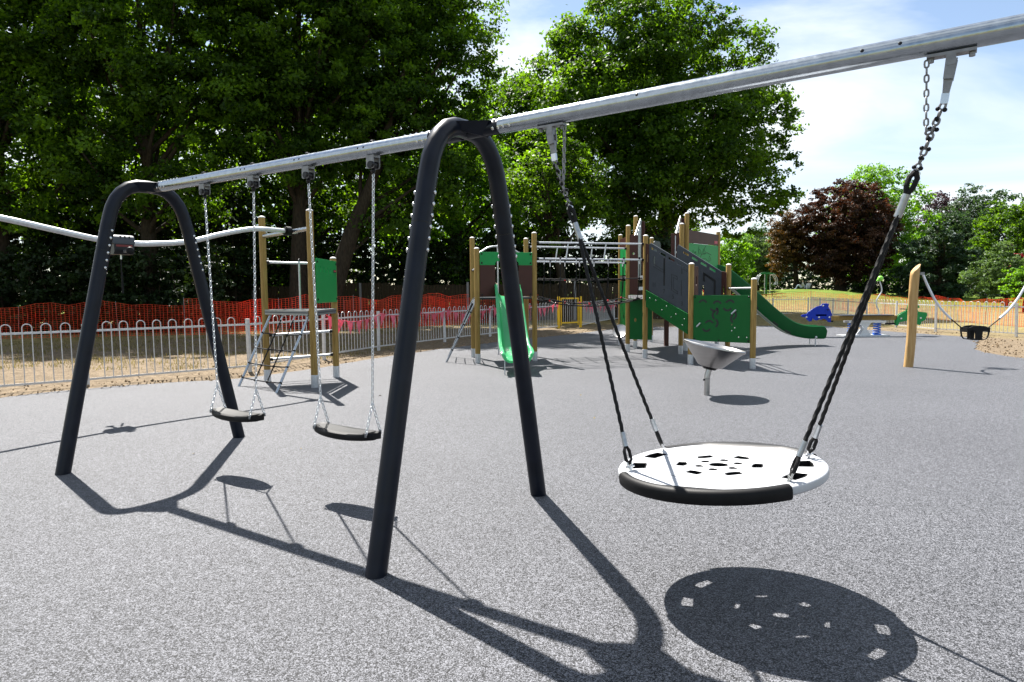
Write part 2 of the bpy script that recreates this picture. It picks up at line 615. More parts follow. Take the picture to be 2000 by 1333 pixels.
def stroke(pts, w):
    """closed outline around a 2d polyline."""
    L, Rr = [], []
    for i, p in enumerate(pts):
        a = Vector(pts[max(i - 1, 0)])
        c = Vector(pts[min(i + 1, len(pts) - 1)])
        d = (c - a).normalized()
        nn = Vector((-d.y, d.x)) * w / 2
        L.append((p[0] + nn.x, p[1] + nn.y))
        Rr.append((p[0] - nn.x, p[1] - nn.y))
    return L + Rr[::-1]


def catmull(pts, n=8):
    P_ = [Vector(p) for p in pts]
    P_ = [P_[0] * 2 - P_[1]] + P_ + [P_[-1] * 2 - P_[-2]]
    out = []
    for i in range(1, len(P_) - 2):
        a, b_, c, d = P_[i - 1:i + 3]
        for k in range(n):
            t = k / n
            out.append(0.5 * ((2 * b_) + (c - a) * t + (2 * a - 5 * b_ + 4 * c - d) * t * t + (3 * b_ - a - 3 * c + d) * t ** 3))
    out.append(P_[-2])
    return out


_bolt_mesh = {}


def bolt(parent, p, d, r=0.011, h=0.007, m='bolt_steel', name='bolt'):
    """domed bolt head standing on a surface point p along d; mesh data shared."""
    key = (r, h, m)
    if key not in _bolt_mesh:
        mb = MB()
        mb.lathe([(r, 0), (r, h * 0.45), (r * 0.75, h * 0.85), (r * 0.3, h), (1e-4, h)], 10)
        me = mb.mesh('bolt')
        me.materials.append(MAT[m])
        _bolt_mesh[key] = me
    o = obj(name, _bolt_mesh[key], None, parent)
    o.location = p
    o.rotation_euler = Vector(d).to_track_quat('Z', 'Y').to_euler()
    return o


def link_chain(mb, p0, p1, pitch, wire, width, n=6, k=12, phase=0):
    """alternating oval links between two points."""
    p0, p1 = Vector(p0), Vector(p1)
    L = (p1 - p0).length
    cnt = max(1, round(L / pitch))
    x, y, d = frame_of(p1 - p0)
    half = pitch / 2 + wire * 0.9
    for i in range(cnt):
        c = p0 + d * ((i + 0.5) * L / cnt)
        s = x if (i + phase) % 2 else y
        pts = []
        rr = width / 2 - wire
        st = half - wire - rr
        for j in range(k):
            a = 2 * math.pi * j / k
            yy = math.sin(a) * rr
            xx = math.cos(a) * rr
            pts.append(c + s * xx + d * (yy + (st if yy > 0.001 else -st if yy < -0.001 else 0)))
        mb.tube(pts, wire, n, closed=True)


def twisted_rope(mb, p0, p1, r, twist=0.055, seg=0.011, n=12):
    """three-strand laid rope."""
    p0, p1 = Vector(p0), Vector(p1)
    L = (p1 - p0).length
    k = max(2, int(L / seg))
    x, y, d = frame_of(p1 - p0)
    vs = []
    for i in range(k + 1):
        s = L * i / k
        for j in range(n):
            a = 2 * math.pi * j / n
            rr = r * (0.90 + 0.16 * math.cos(3 * (a - 2 * math.pi * s / (3 * twist) * 1.0)))
            vs.append(p0 + d * s + x * (rr * math.cos(a)) + y * (rr * math.sin(a)))
    fs = [(i * n + j, i * n + (j + 1) % n, (i + 1) * n + (j + 1) % n, (i + 1) * n + j) for i in range(k) for j in range(n)]
    fs += [tuple(range(n - 1, -1, -1)), tuple(k * n + j for j in range(n))]
    mb.add(vs, fs)


# ------------------------------------------------------------------ ground
def ground_z(x, y):
    z = 1.0 * math.exp(-((x - 26.2) / 8.0) ** 2 - ((y - 58.0) / 8.5) ** 2)
    z += 0.55 / (1 + math.exp(-(y - 62) / 9.0)) + 0.35 / (1 + math.exp(-(y - 45) / 5.0))
    w = max(0.0, min(1.0, (math.hypot(x - 2, y - 12) - 30) / 10))
    z += w * 0.09 * (math.sin(x * 0.31 + 1.2) + math.sin(y * 0.27 + x * 0.11))
    return z - 0.022


def build_terrain():
    xs = sorted(set([-1500, -700, -350, -200, -130] + list(np.arange(-90, 100.1, 2.0)) + [130, 200, 350, 700, 1500]))
    ys = sorted(set([-400, -150, -60, -30] + list(np.arange(-10, 112, 2.0)) + [140, 200, 320, 600, 1100, 2000]))
    vs = [(x, y, ground_z(x, y)) for y in ys for x in xs]
    nx = len(xs)
    fs = [(j * nx + i, j * nx + i + 1, (j + 1) * nx + i + 1, (j + 1) * nx + i) for j in range(len(ys) - 1) for i in range(nx - 1)]
    o = obj('ground', MB().add(vs, fs), 'park_ground', smooth=80, kind='structure')
    return o


build_terrain()

RUB = [(-8.2, 9.0), (-7.75, 9.65), (-7.20, 10.42), (-6.50, 11.02), (-5.45, 11.55), (-4.78, 12.0), (-4.15, 12.95), (-3.50, 14.55),
       (-2.58, 16.52), (-1.3, 18.6), (0.0, 20.61), (1.78, 22.82), (4.09, 26.25), (6.28, 27.84), (9.0, 29.0), (11.6, 29.2),
       (12.8, 27.8), (12.95, 26.01), (13.3, 23.89), (13.9, 21.3), (14.05, 20.2), (13.6, 19.2), (11.5, 16.3), (11.2, 15.6), (11.0, 14.2),
       (11.6, 13.3), (14.0, 12.4), (16.0, 9.0), (16.0, -6.0), (-11.0, -6.0), (-11.0, 4.0)]


def wobble(poly, step=0.35, amp=0.05):
    out = []
    P_ = [Vector((p[0], p[1], 0)) for p in poly]
    n = len(P_)
    for i in range(n):
        a, b_, c, d = P_[i - 1], P_[i], P_[(i + 1) % n], P_[(i + 2) % n]
        k = max(1, int((c - b_).length / step))
        for j in range(k):
            t = j / k
            q = 0.5 * ((2 * b_) + (c - a) * t + (2 * a - 5 * b_ + 4 * c - d) * t * t + (3 * b_ - a - 3 * c + d) * t ** 3)
            q = b_.lerp(c, t).lerp(q, 0.6)
            out.append((q.x + random.uniform(-amp, amp), q.y + random.uniform(-amp, amp)))
    return out


rub_poly = wobble(RUB)
obj('playground_surface', plate_mesh('playground_surface', rub_poly, [], 0.04, 0.004), 'rubber_granule', loc=(0, 0, -0.02), kind='structure')

# clods and crumbs on the bare strip outside the surfacing
mb = MB()
nb_ = [Vector((p[0], p[1], 0)) for p in rub_poly]
cen = Vector((2, 12, 0))
for i in range(len(nb_)):
    p = nb_[i]
    if p.y < 6:
        continue
    out_d = (p - cen).normalized()
    for _ in range(18):
        t = abs(random.gauss(0, 1.0)) + 0.02
        q = p + out_d * t * 1.1 + Vector((random.uniform(-0.3, 0.3), random.uniform(-0.3, 0.3), 0))
        s = random.choice([0.008, 0.010, 0.013, 0.018, 0.028]) * random.uniform(0.7, 1.3)
        M = Euler((random.uniform(0, 6), random.uniform(0, 6), random.uniform(0, 6))).to_matrix()
        vs = [M @ Vector(c) for c in ((1, 0, 0), (-1, 0, 0), (0, 1, 0), (0, -1, 0), (0, 0, .8), (0, 0, -.8))]
        vs = [q + v * s * random.uniform(0.7, 1.2) + Vector((0, 0, -0.012 + s * 0.4)) for v in vs]
        mb.add(vs, [(0, 2, 4), (2, 1, 4), (1, 3, 4), (3, 0, 4), (2, 0, 5), (1, 2, 5), (3, 1, 5), (0, 3, 5)])
o = obj('soil_clods', mb, 'soil_clod', smooth=0, kind='stuff')
tag(o, 'crumbly brown soil clods along the edge of the surfacing', 'soil')

# ------------------------------------------------------------------ swing frame
TH = -0.591
AX = Vector((math.cos(TH), math.sin(TH), 0))
BX = Vector((-AX.y, AX.x, 0))
O1 = Vector((-0.278, 4.155, 0))
SPAN = 3.74
BEAM_Z = 2.50


def BZ(x):
    return BEAM_Z + max(0.0, x) * 0.0098


fr = thing('swing_frame', 'dark blue-grey arched swing frame with long galvanised top beam', 'swing frame', O1, TH)
# local: x along the beam (towards the right of the picture), y across


def arch(x0):
    half = [(-0.842, 0.0), (-0.372, 2.13)]
    # upper bend: one bent tube, legs below it
    prof = [(-0.42, 1.915), (-0.372, 2.13), (-0.345, 2.235), (-0.325, 2.30), (-0.29, 2.375), (-0.24, 2.44), (-0.175, 2.49), (-0.10, 2.515),
            (0, 2.52), (0.10, 2.515), (0.175, 2.49), (0.24, 2.44), (0.29, 2.375), (0.325, 2.30), (0.345, 2.235), (0.372, 2.13), (0.42, 1.915)]
    up = obj('arch_bend', MB().tube([(x0, y, z) for y, z in prof], 0.0575, 24), 'coated_steel', fr)
    for s in (-1, 1):
        p0 = Vector((x0, s * 0.842, -0.02))
        p1 = Vector((x0, s * 0.42, 1.912))
        lg = obj('leg', MB().tube([p0, p0.lerp(p1, 0.5), p1 - (p1 - p0).normalized() * 0.004], 0.0585, 24), 'coated_steel', fr)
        # dark seam collar
        obj('seam_ring', MB().tube([p1 - (p1 - p0).normalized() * 0.006, p1 + (p1 - p0).normalized() * 0.003], 0.0565, 24), 'black_plastic', lg)
        q0 = Vector((x0, s * 0.842, 0))
        dl = (Vector((x0, s * 0.372, 2.13)) - q0).normalized()
        for k in range(6):
            zz = 1.76 + k * 0.066
            c = q0 + dl * (zz / dl.z)
            for ang in (18, -148):
                par = lg if zz < 1.91 else up
                dd = Vector((math.cos(R(ang)), math.sin(R(ang)), 0))
                bolt(par, c + dd * 0.0575, dd, 0.0125, 0.010)
    # sleeves with gussets that carry the beams
    for sx in (-1, 1):
        if (x0 < -3 and sx < 0) or (x0 > 3 and sx > 0):
            continue
        sl = obj('beam_sleeve', MB().tube([(x0 + sx * 0.03, 0, BEAM_Z), (x0 + sx * 0.30, 0, BEAM_Z)], 0.0425, 20), 'coated_steel', fr)
        gp = [(0.045, -0.15), (0.045, 0.15), (0.22, 0.052), (0.22, -0.052)]
        g = MB()
        top = [(x0 + sx * a, c, BEAM_Z + 0.034) for a, c in gp]
        bot = [(x0 + sx * 0.05, -0.10, BEAM_Z - 0.015), (x0 + sx * 0.05, 0.10, BEAM_Z - 0.015),
               (x0 + sx * 0.15, 0.03, BEAM_Z - 0.045), (x0 + sx * 0.15, -0.03, BEAM_Z - 0.045)]
        g.add(top + bot, [(0, 1, 2, 3), (7, 6, 5, 4), (0, 4, 5, 1), (1, 5, 6, 2), (2, 6, 7, 3), (3, 7, 4, 0)])
        obj('gusset', g, 'coated_steel', fr, smooth=0)
        for k in range(2):
            for an in (-160, -25, 60, 120):
                dd = Vector((0, math.cos(R(an)), math.sin(R(an))))
                bolt(sl, Vector((x0 + sx * (0.235 + 0.04 * k), 0, BEAM_Z)) + dd * 0.042, dd, 0.0105, 0.008)
        for k in range(4):
            dd = Vector((0, 0, 1))
            bolt(sl, (x0 + sx * (0.20 + 0.035 * k), 0, BEAM_Z + 0.0425), dd, 0.010, 0.010)


for x0 in (-SPAN, 0.0, SPAN):
    arch(x0)
for xa, xb in ((-SPAN + 0.27, -0.27), (0.27, SPAN - 0.27)):
    bmm = obj('beam', MB().tube([(xa + (xb - xa) * i / 6, 0, BZ(xa + (xb - xa) * i / 6)) for i in range(7)], 0.0470, 28), 'galvanised', fr)
    for e in (xa, xb):
        sgn = 1 if e == xa else -1
        for k in range(2):
            for an in (-160, -25, 60):
                dd = Vector((0, math.cos(R(an)), math.sin(R(an))))
                bolt(bmm, Vector((e + sgn * (0.04 + 0.045 * k), 0, BZ(e))) + dd * 0.0465, dd, 0.0095, 0.007)
        for k in range(5):
            bolt(bmm, (e + sgn * (0.03 + 0.05 * k), 0, BZ(e) + 0.0465), (0, 0, 1), 0.009, 0.009)
    # drilled bolt holes on the near face
    for hx in ((-2.82, -2.14, -1.475, -0.80) if xa < 0 else (1.25, 2.28, 2.42)):
        for k in range(2 if xa < 0 else 1):
            dd = Vector((0, math.cos(R(-165)), math.sin(R(165))))
            bolt(bmm, Vector((hx - 0.10 + 0.055 * k, 0, BZ(hx))) + dd * 0.046, dd, 0.008, 0.0025, 'black_plastic', 'bolt_hole')

SW1 = (-2.82, -2.14)
SW2 = (-1.475, -0.80)
for hx in SW1 + SW2:
    bk = MB()
    bk.box((hx, 0, BEAM_Z - 0.052), (0.075, 0.06, 0.018))
    for sy in (-1, 1):
        bk.prism(rect(-0.036, -0.058, 0.036, 0.02, 0.015), (hx, sy * 0.028, BEAM_Z - 0.075), (1, 0, 0), (0, 0, 1), 0.005)
    h = obj('swing_hanger', bk, 'grey_steel', fr)
    obj('bearing', MB().lathe([(1e-4, -0.034), (0.024, -0.034), (0.027, -0.028), (0.027, 0.028), (0.024, 0.034), (0.012, 0.034), (0.012, 0.028), (1e-4, 0.028)], 16,
        Matrix.Translation((hx, 0, BEAM_Z - 0.108)) @ Matrix.Rotation(math.pi / 2, 4, 'X')), 'black_plastic', h)
    obj('bearing', MB().tube([(hx + 0.022, -0.052, BEAM_Z - 0.108), (hx + 0.022, -0.030, BEAM_Z - 0.108)], 0.02, 14), 'black_plastic', h)
    bolt(bmm, (hx, 0, BEAM_Z + 0.046), (0, 0, 1), 0.02, 0.016, 'black_plastic', 'bolt_cap')


def flat_swing(xa, xb, seat_z, label):
    sw = thing('flat_swing', label, 'swing', O1 + AX * ((xa + xb) / 2), TH, 'flat rubber swings on chains')
    L = xb - xa
    hw = 0.315
    # curved seat: boat-shaped plan, raised ends
    n = 22
    vs, fs = [], []
    ring = []
    for i in range(n + 1):
        u = -1 + 2 * i / n
        x = u * hw
        w = 0.104 * math.sqrt(max(0.0, 1 - 0.86 * u * u))
        z = seat_z + 0.018 * (abs(u) ** 2) - 0.010
        ring.append((x, w, z))
    sec = [(-1, -0.018), (-0.96, 0.012), (-0.80, 0.022), (-0.3, 0.016), (0.3, 0.016), (0.80, 0.022), (0.96, 0.012), (1, -0.014), (0.90, -0.031), (0, -0.029), (-0.90, -0.031)]
    m_ = MB()
    k = len(sec)
    for x, w, z in ring:
        for a, c in sec:
            vs.append((x, a * w, z + c))
    for i in range(n):
        for j in range(k):
            fs.append((i * k + j, i * k + (j + 1) % k, (i + 1) * k + (j + 1) % k, (i + 1) * k + j))
    fs += [tuple(range(k)), tuple(n * k + j for j in range(k - 1, -1, -1))]
    m_.add(vs, fs)
    obj('seat', m_, 'black_rubber', sw, smooth=50)
    pad = MB()
    vs, fs = [], []
    for i in range(n + 1):
        x, w, z = ring[i]
        for a in (-0.72, 0, 0.72):
            vs.append((x * 0.86, a * w, z + 0.0195))
        for a in (-0.72, 0, 0.72):
            vs.append((x * 0.86, a * w, z + 0.010))
    for i in range(n):
        for j, j2 in ((0, 1), (1, 2), (2, 5), (5, 4), (4, 3), (3, 0)):
            fs.append((i * 6 + j, i * 6 + j2, i * 6 + 6 + j2, i * 6 + 6 + j))
    pad.add(vs, fs)
    obj('tread', pad, 'tread_and_glare_rubber', sw)
    for s in (-1, 1):
        tx = s * L / 2
        top = Vector((tx, 0, BEAM_Z - 0.135))
        fork = Vector((s * 0.275, 0, seat_z + 0.235))
        sh = MB()
        sh.tube([top + Vector((0, 0, 0.015)), top + Vector((0.012, 0, -0.01)), top + Vector((0, 0, -0.035)), top + Vector((-0.012, 0, -0.01))], 0.006, 8, closed=True)
        sh.sphere(top + Vector((0, 0, -0.012)), 0.017, 10)
        obj('shackle', sh, 'black_plastic', sw)
        ch = MB()
        link_chain(ch, top + Vector((0, 0, -0.03)), fork, 0.0272, 0.0036, 0.024)
        for sy in (-1, 1):
            link_chain(ch, fork, Vector((s * 0.275, sy * 0.072, seat_z + 0.012)), 0.0272, 0.0036, 0.024, phase=sy)
        obj('chain', ch, 'galvanised_pale', sw, kind='stuff')
        for sy in (-1, 1):
            obj('chain_eye', MB().tube([(s * 0.275, sy * 0.072, seat_z + 0.0), (s * 0.275, sy * 0.072, seat_z + 0.03)], 0.008, 8), 'grey_steel', sw)
    return sw


flat_swing(*SW1, 0.50, 'black flat swing on chains nearest the far left arch of the frame')
flat_swing(*SW2, 0.505, 'black flat swing on chains next to the tall middle arch')

# ------------------------------------------------------------------ disc swing
DX0, DY0 = 1.565, 0.075
disc = thing('disc_swing', 'large white round nest swing with black rubber edge pads on black ropes', 'swing', O1 + AX * DX0 + BX * DY0, TH)
DZ = 0.60
tilt = Matrix.Translation((0, 0, DZ)) @ Matrix.Rotation(R(-4.5), 4, 'Y') @ Matrix.Rotation(R(1.0), 4, 'X')
RAD = 0.515
holes = []
for ang in (180 - 17, 180 + 17, -17, 17):
    c = Vector((math.cos(R(ang)), math.sin(R(ang)))) * 0.435
    a0 = ang
    hp = []
    for rr, aa in ((0.375, -8.5), (0.445, -8), (0.45, 0), (0.445, 8), (0.375, 8.5)):
        hp.append((rr * math.cos(R(a0 + aa)), rr * math.sin(R(a0 + aa))))
    holes.append(hp)
holes.append(ell(0, 0, 0.048, 0.036, 14))
for k in range(6):
    a = R(30 + 60 * k)
    holes.append(ell(0.098 * math.cos(a), 0.098 * math.sin(a), 0.022, 0.018, 8))
for k in range(6):
    a = R(60 * k + 8)
    c = (0.19 * math.cos(a), 0.19 * math.sin(a))
    t_ = Vector((-math.sin(a), math.cos(a)))
    r_ = Vector((math.cos(a), math.sin(a)))
    holes.append([(c[0] + t_.x * u + r_.x * w, c[1] + t_.y * u + r_.y * w) for u, w in ((-0.040, -0.016), (-0.036, 0.022), (0.036, 0.022), (0.040, -0.016), (0.016, -0.026), (-0.016, -0.026))])
me = plate_mesh('disc', ell(0, 0, RAD, RAD, 72), holes, 0.046, 0.014, 3)
o = obj('disc', me, 'white_plastic', disc)
o.matrix_basis = tilt
for hp in holes:
    cx_ = sum(p[0] for p in hp) / len(hp)
    cy_ = sum(p[1] for p in hp) / len(hp)
    q = [(cx_ + (x - cx_) * 0.95, cy_ + (y - cy_) * 0.95) for x, y in hp]
    k = len(q)
    lm = MB().add([(x, y, 0.0215) for x, y in q] + [(x, y, -0.036) for x, y in q], [(i, (i + 1) % k, k + (i + 1) % k, k + i) for i in range(k)])
    lo_ = obj('hole_shade_liner', lm, 'black_rubber', disc, smooth=0)  # added dark walls: shade inside the holes put into colour
    lo_.matrix_basis = tilt
# dished underside and moulded lines
und = MB().lathe([(RAD * 0.70, -0.023), (RAD * 0.66, -0.042), (RAD * 0.58, -0.046), (RAD * 0.56, -0.040), (RAD * 0.57, -0.0225)], 48)
oo = obj('underside_rim', und, 'white_plastic', disc)
oo.matrix_basis = tilt
gv = MB()
for rr, a0, a1 in ((0.31, 100, 168), (0.31, 192, 258), (0.31, -78, -12), (0.31, 12, 78), (0.36, 205, 250), (0.36, 20, 66)):
    pts = [(rr * math.cos(R(a)), rr * math.sin(R(a)), 0.0228) for a in np.linspace(a0, a1, 12)]
    gv.tube(pts, 0.0018, 5)
oo = obj('moulded_line', gv, 'grey_panel', disc)
oo.matrix_basis = tilt
for s in (-1, 1):
    # rubber pad: annular chord block wrapping the rim on the near and far side
    sec = [(0.012, -0.052), (0.012, 0.030), (0.002, 0.044), (-0.020, 0.047)]
    fr_, fs, vs = [], [], []
    n = 28
    amax = 53
    outer = []
    m_ = MB()
    for i in range(n + 1):
        a = R(s * 90 - amax + 2 * amax * i / n)
        u = abs(-1 + 2 * i / n)
        c, q = math.cos(a), math.sin(a)
        inner = min(RAD - 0.040, (0.425 if s > 0 else 0.455) / max(0.3, abs(q)))
        for rr, z in ((RAD + 0.001, -0.036), (RAD + 0.008, -0.022), (RAD + 0.009, 0.010), (RAD + 0.004, 0.023), (RAD - 0.010, 0.032), (inner + 0.012, 0.031), (inner, 0.0235), (RAD - 0.03, 0.0236), (RAD - 0.03, -0.036)):
            vs.append((rr * c, rr * q, z))
    k = 9
    for i in range(n):
        for j in range(k):
            fs.append((i * k + j, i * k + (j + 1) % k, (i + 1) * k + (j + 1) % k, (i + 1) * k + j))
    fs += [tuple(range(k)), tuple(n * k + j for j in range(k - 1, -1, -1))]
    m_.add(vs, fs)
    oo = obj('edge_pad', m_, 'tread_and_glare_rubber' if s > 0 else 'black_rubber', disc, smooth=50)  # far pad is black rubber too, sun glare put into its greyer colour
    oo.matrix_basis = tilt
hang = {-1: Vector((0.6155 - DX0, -DY0, BZ(0.6155) - 0.095)), 1: Vector((2.50 - DX0, -DY0, BZ(2.5) - 0.095))}
for s in (-1, 1):
    hx = hang[s].x + DX0
    # bracket fixed to the beam
    br = MB()
    br.box((hx, 0, BZ(hx) - 0.055), (0.17, 0.05, 0.012))
    b_o = obj('nest_hanger', br, 'grey_steel', fr, smooth=0)
    for sx in (-1, 1):
        obj('hanger_bolt', MB().tube([(hx + sx * 0.07, 0, BZ(hx) - 0.062), (hx + sx * 0.07, 0, BZ(hx) - 0.078)], 0.011, 8), 'grey_steel', b_o)
    obj('hanger_lug', MB().box((hx, 0, BZ(hx) - 0.082), (0.034, 0.05, 0.042)), 'grey_steel', b_o)
    att = [tilt @ Vector((s * 0.385, sy * 0.235, 0.024)) for sy in (-1, 1)]
    mid = (att[0] + att[1]) / 2 + Vector((0, 0, 0.05))
    top = hang[s] + Vector((0, 0, 0.0))
    dv = (mid - top)
    dn = (dv.normalized() * 0.4 + Vector((0, 0, -0.6))).normalized()
    # swivel clevis
    cl = MB()
    x_, y_, d_ = frame_of(dn, (0, 1, 0))
    for q in (-1, 1):
        cl.prism([(-0.021, -0.030), (0.021, -0.030), (0.018, 0.050), (-0.018, 0.050)], top + dn * 0.012 + Vector((0, q * 0.019, 0)), x_, d_, 0.009)
    cl.prism([(-0.018, 0), (0.018, 0), (0.012, 0.07), (-0.012, 0.07)], top + dn * 0.045, x_, d_, 0.024)
    obj('swivel', cl, 'grey_steel', disc, smooth=0)
    sw_ = MB()
    sw_.prism(rect(-0.014, 0, 0.014, 0.045, 0.006), top + dn * 0.112, x_, d_, 0.02)
    obj('shackle', sw_, 'bolt_steel', disc, smooth=0)
    j0 = top + dn * 0.15
    dn = (mid - j0).normalized()
    x_, y_, d_ = frame_of(dn, (0, 1, 0))
    j1 = j0 + dn * 0.28
    ch = MB()
    link_chain(ch, j0, j1, 0.030, 0.0052, 0.031, 8, 14)
    obj('chain', ch, 'grey_steel', disc, kind='stuff')
    bd = MB()
    nbd = 7
    for i in range(nbd):
        c = j0.lerp(j1, (i + 0.7) / nbd)
        x2, y2, d2 = frame_of(dn)
        w = x2 if i % 2 else y2
        for q in (-1, 1):
            bd.sphere(c + w * 0.013 * q, 0.0095, 8)
    obj('chain_guard_beads', bd, 'black_rubber', disc, kind='stuff')
    # loop and crimp
    lp = MB()
    lp.tube([j1, j1 + dn * 0.03 + x_ * 0.015, j1 + dn * 0.07 + x_ * 0.013, j1 + dn * 0.105], 0.011, 8)
    lp.tube([j1, j1 + dn * 0.03 - x_ * 0.015, j1 + dn * 0.07 - x_ * 0.013, j1 + dn * 0.105], 0.011, 8)
    obj('rope_eye', lp, 'black_rope', disc)
    obj('thimble', MB().tube([j1 + dn * 0.008 + x_ * 0.016, j1 - dn * 0.012, j1 + dn * 0.008 - x_ * 0.016, j1 + dn * 0.05 - x_ * 0.010, j1 + dn * 0.05 + x_ * 0.010], 0.005, 8, closed=True), 'bolt_steel', disc)
    f0 = j1 + dn * 0.10
    f1 = j1 + dn * 0.20
    obj('crimp_sleeve', MB().tube([f0, f1], 0.016, 16), 'crimp_metal', disc)
    for e, p in enumerate(att):
        up = (f1 - p).normalized()
        e0 = p + up * 0.055
        rp = MB()
        st = f1 + (p - f1).normalized() * -0.01 + Vector((0, (e * 2 - 1) * 0.007, 0))
        twisted_rope(rp, st, p + up * 0.20, 0.0105)
        obj('rope', rp, 'black_rope', disc)
        obj('crimp_sleeve', MB().tube([p + up * 0.20, p + up * 0.125], 0.0135, 14), 'crimp_metal', disc)
        lp = MB()
        x3, y3, d3 = frame_of(up)
        lp.tube([p + up * 0.135, p + up * 0.10 + x3 * 0.017, p + up * 0.055 + x3 * 0.017, p + up * 0.035, p + up * 0.055 - x3 * 0.017, p + up * 0.10 - x3 * 0.017], 0.0095, 8, closed=True)
        obj('rope_eye', lp, 'black_rope', disc)
        sk = MB()
        sk.tube([p + Vector((0, 0, -0.005)), p + up * 0.02], 0.009, 8)
        sk.tube([p + up * 0.012 + x3 * 0.012, p + up * 0.05 + x3 * 0.013, p + up * 0.066, p + up * 0.05 - x3 * 0.013, p + up * 0.012 - x3 * 0.012], 0.0048, 8, closed=True)
        sk.tube([p + up * 0.02 - x3 * 0.026, p + up * 0.02 + x3 * 0.026], 0.0055, 8)
        obj('shackle', sk, 'bolt_steel', disc)
    # safety chain from beam bracket to the main chain
    sc = MB()
    s0 = Vector((hx - s * 0.085 - DX0, -DY0, BZ(hx) - 0.064))
    jm = j0.lerp(j1, 0.42)
    s1 = Vector((s0.x + (jm.x - s0.x) * 0.25, s0.y, jm.z - 0.005))
    link_chain(sc, s0, s1, 0.030, 0.0042, 0.024, 6, 12)
    link_chain(sc, s1, jm, 0.030, 0.0042, 0.024, 6, 12)
    obj('safety_chain', sc, 'grey_steel', disc, kind='stuff')

# ------------------------------------------------------------------ timber play towers
_pm = {}


def timber_post(parent, x, y, h, r=0.055, lean=(0, 0), mat_='timber'):
    key = round(h, 3)
    m_ = MB()
    shoe = 0.20
    m_.lathe([(1e-4, 0.14), (r * 0.96, 0.14), (r, 0.16), (r, h - 0.012), (r * 0.93, h - 0.002)], 18)
    p = obj('timber_post', m_, mat_, parent, (x, y, 0))
    obj('post_cap', MB().lathe([(r * 0.99, h - 0.006), (r * 1.02, h), (r * 0.9, h + 0.012), (r * 0.4, h + 0.024), (1e-4, h + 0.026)], 18), 'white_tape', p)
    obj('steel_shoe', MB().lathe([(r * 1.04, -0.01), (r * 1.06, 0.0), (r * 1.06, shoe), (r * 1.0, shoe + 0.004)], 18), 'galvanised_pale', p)
    return p


def pipe(parent, pts, r=0.019, m='galvanised_pale', name='rail', n=10):
    return obj(name, MB().tube(pts, r, n), m, parent)


def clamp(parent, p, d, r=0.03, l=0.05):
    d = Vector(d).normalized()
    return obj('rail_clamp', MB().tube([Vector(p) - d * l / 2, Vector(p) + d * l / 2], r, 12), 'black_plastic', parent)


def rail(parent, a, b_, r=0.019):
    a, b_ = Vector(a), Vector(b_)
    d = (b_ - a).normalized()
    o = pipe(parent, [a, b_], r)
    clamp(o, a + d * 0.075, d)
    clamp(o, b_ - d * 0.075, d)
    return o


# --- track ride tower
P1 = Vector((-4.26, 11.40, 0))
P2 = Vector((-3.20, 10.60, 0))
P3 = Vector((-3.19, 11.88, 0))
tt = thing('track_ride_tower', 'three-post timber tower with green panel, rope net ramp and overhead track pipe', 'play tower')
for p, h in ((P1, 2.82), (P2, 2.83), (P3, 2.14)):
    timber_post(tt, p.x, p.y, h)
dk = MB()
cpt = (P1 + P2 + P3) / 3
dpoly = [tuple((cpt + (q - cpt) * 0.94).xy) for q in (P1, P2, P3)]
dk.add([(x, y, z) for z in (1.20, 1.235) for x, y in dpoly], [(2, 1, 0), (3, 4, 5), (0, 1, 4, 3), (1, 2, 5, 4), (2, 0, 3, 5)])
obj('deck', dk, 'grey_panel', tt, smooth=0)
for a, b_ in ((P1, P2), (P2, P3), (P1, P3)):
    d = (b_ - a).normalized()
    nrm = Vector((d.y, -d.x, 0))
    if nrm.dot(cpt - a) > 0:
        nrm = -nrm
    e = obj('deck_edge_beam', MB().bar(a + d * 0.06 + nrm * 0.03 + Vector((0, 0, 1.205)), b_ - d * 0.06 + nrm * 0.03 + Vector((0, 0, 1.205)), 0.03, 0.085), 'grey_edge', tt, smooth=0)
    obj('deck_edge_groove', MB().bar(a + d * 0.07 + nrm * 0.046 + Vector((0, 0, 1.205)), b_ - d * 0.07 + nrm * 0.046 + Vector((0, 0, 1.205)), 0.004, 0.02), 'grey_panel', e, smooth=0)
Z = lambda z: Vector((0, 0, z))
pipe(tt, [P1 + Z(2.50) + (P1 - P2).normalized() * -0.03, P2 + Z(2.55)], 0.034, 'galvanised', 'top_bar', 14)
rail(tt, P1 + Z(2.06), P3 + Z(2.04), 0.021)
rm = (P1 + P3) / 2
pipe(tt, [rm + Z(1.22), rm + Z(2.09)], 0.017, 'galvanised_pale', 'grab_pole')
obj('pole_cap', MB().sphere(rm + Z(2.10), 0.024, 10), 'black_plastic', tt)
rail(tt, P1 + Z(0.80), P3 + Z(0.84), 0.024)
rail(tt, P1 + Z(0.38), P3 + Z(0.42), 0.022)
d23 = (P3 - P2)
L23 = d23.length
hl = [ell(0.30 + 0.185 * k, 1.98 - 0.01 * k, 0.024, 0.05, 12) for k in range(4)]
gp = panel('side_panel', P2, P3, [(0.06, 1.36), (L23 - 0.03, 1.36), (L23 - 0.03, 2.085), (0.06, 2.085)], [[(x, y - 0.06) for x, y in q] for q in hl], 0.018, 'green_panel', tt, off=0.055)
for q in ((0.1, 1.42), (0.1, 2.03), (L23 - 0.07, 1.42), (L23 - 0.07, 2.03)):
    d = d23.normalized()
    nn = d.cross(Vector((0, 0, 1)))
    bolt(tt, P2 + d * q[0] + Z(q[1]) + nn * 0.066, nn, 0.02, 0.014, 'black_plastic', 'panel_bolt')
nn = d23.normalized().cross(Vector((0, 0, 1)))
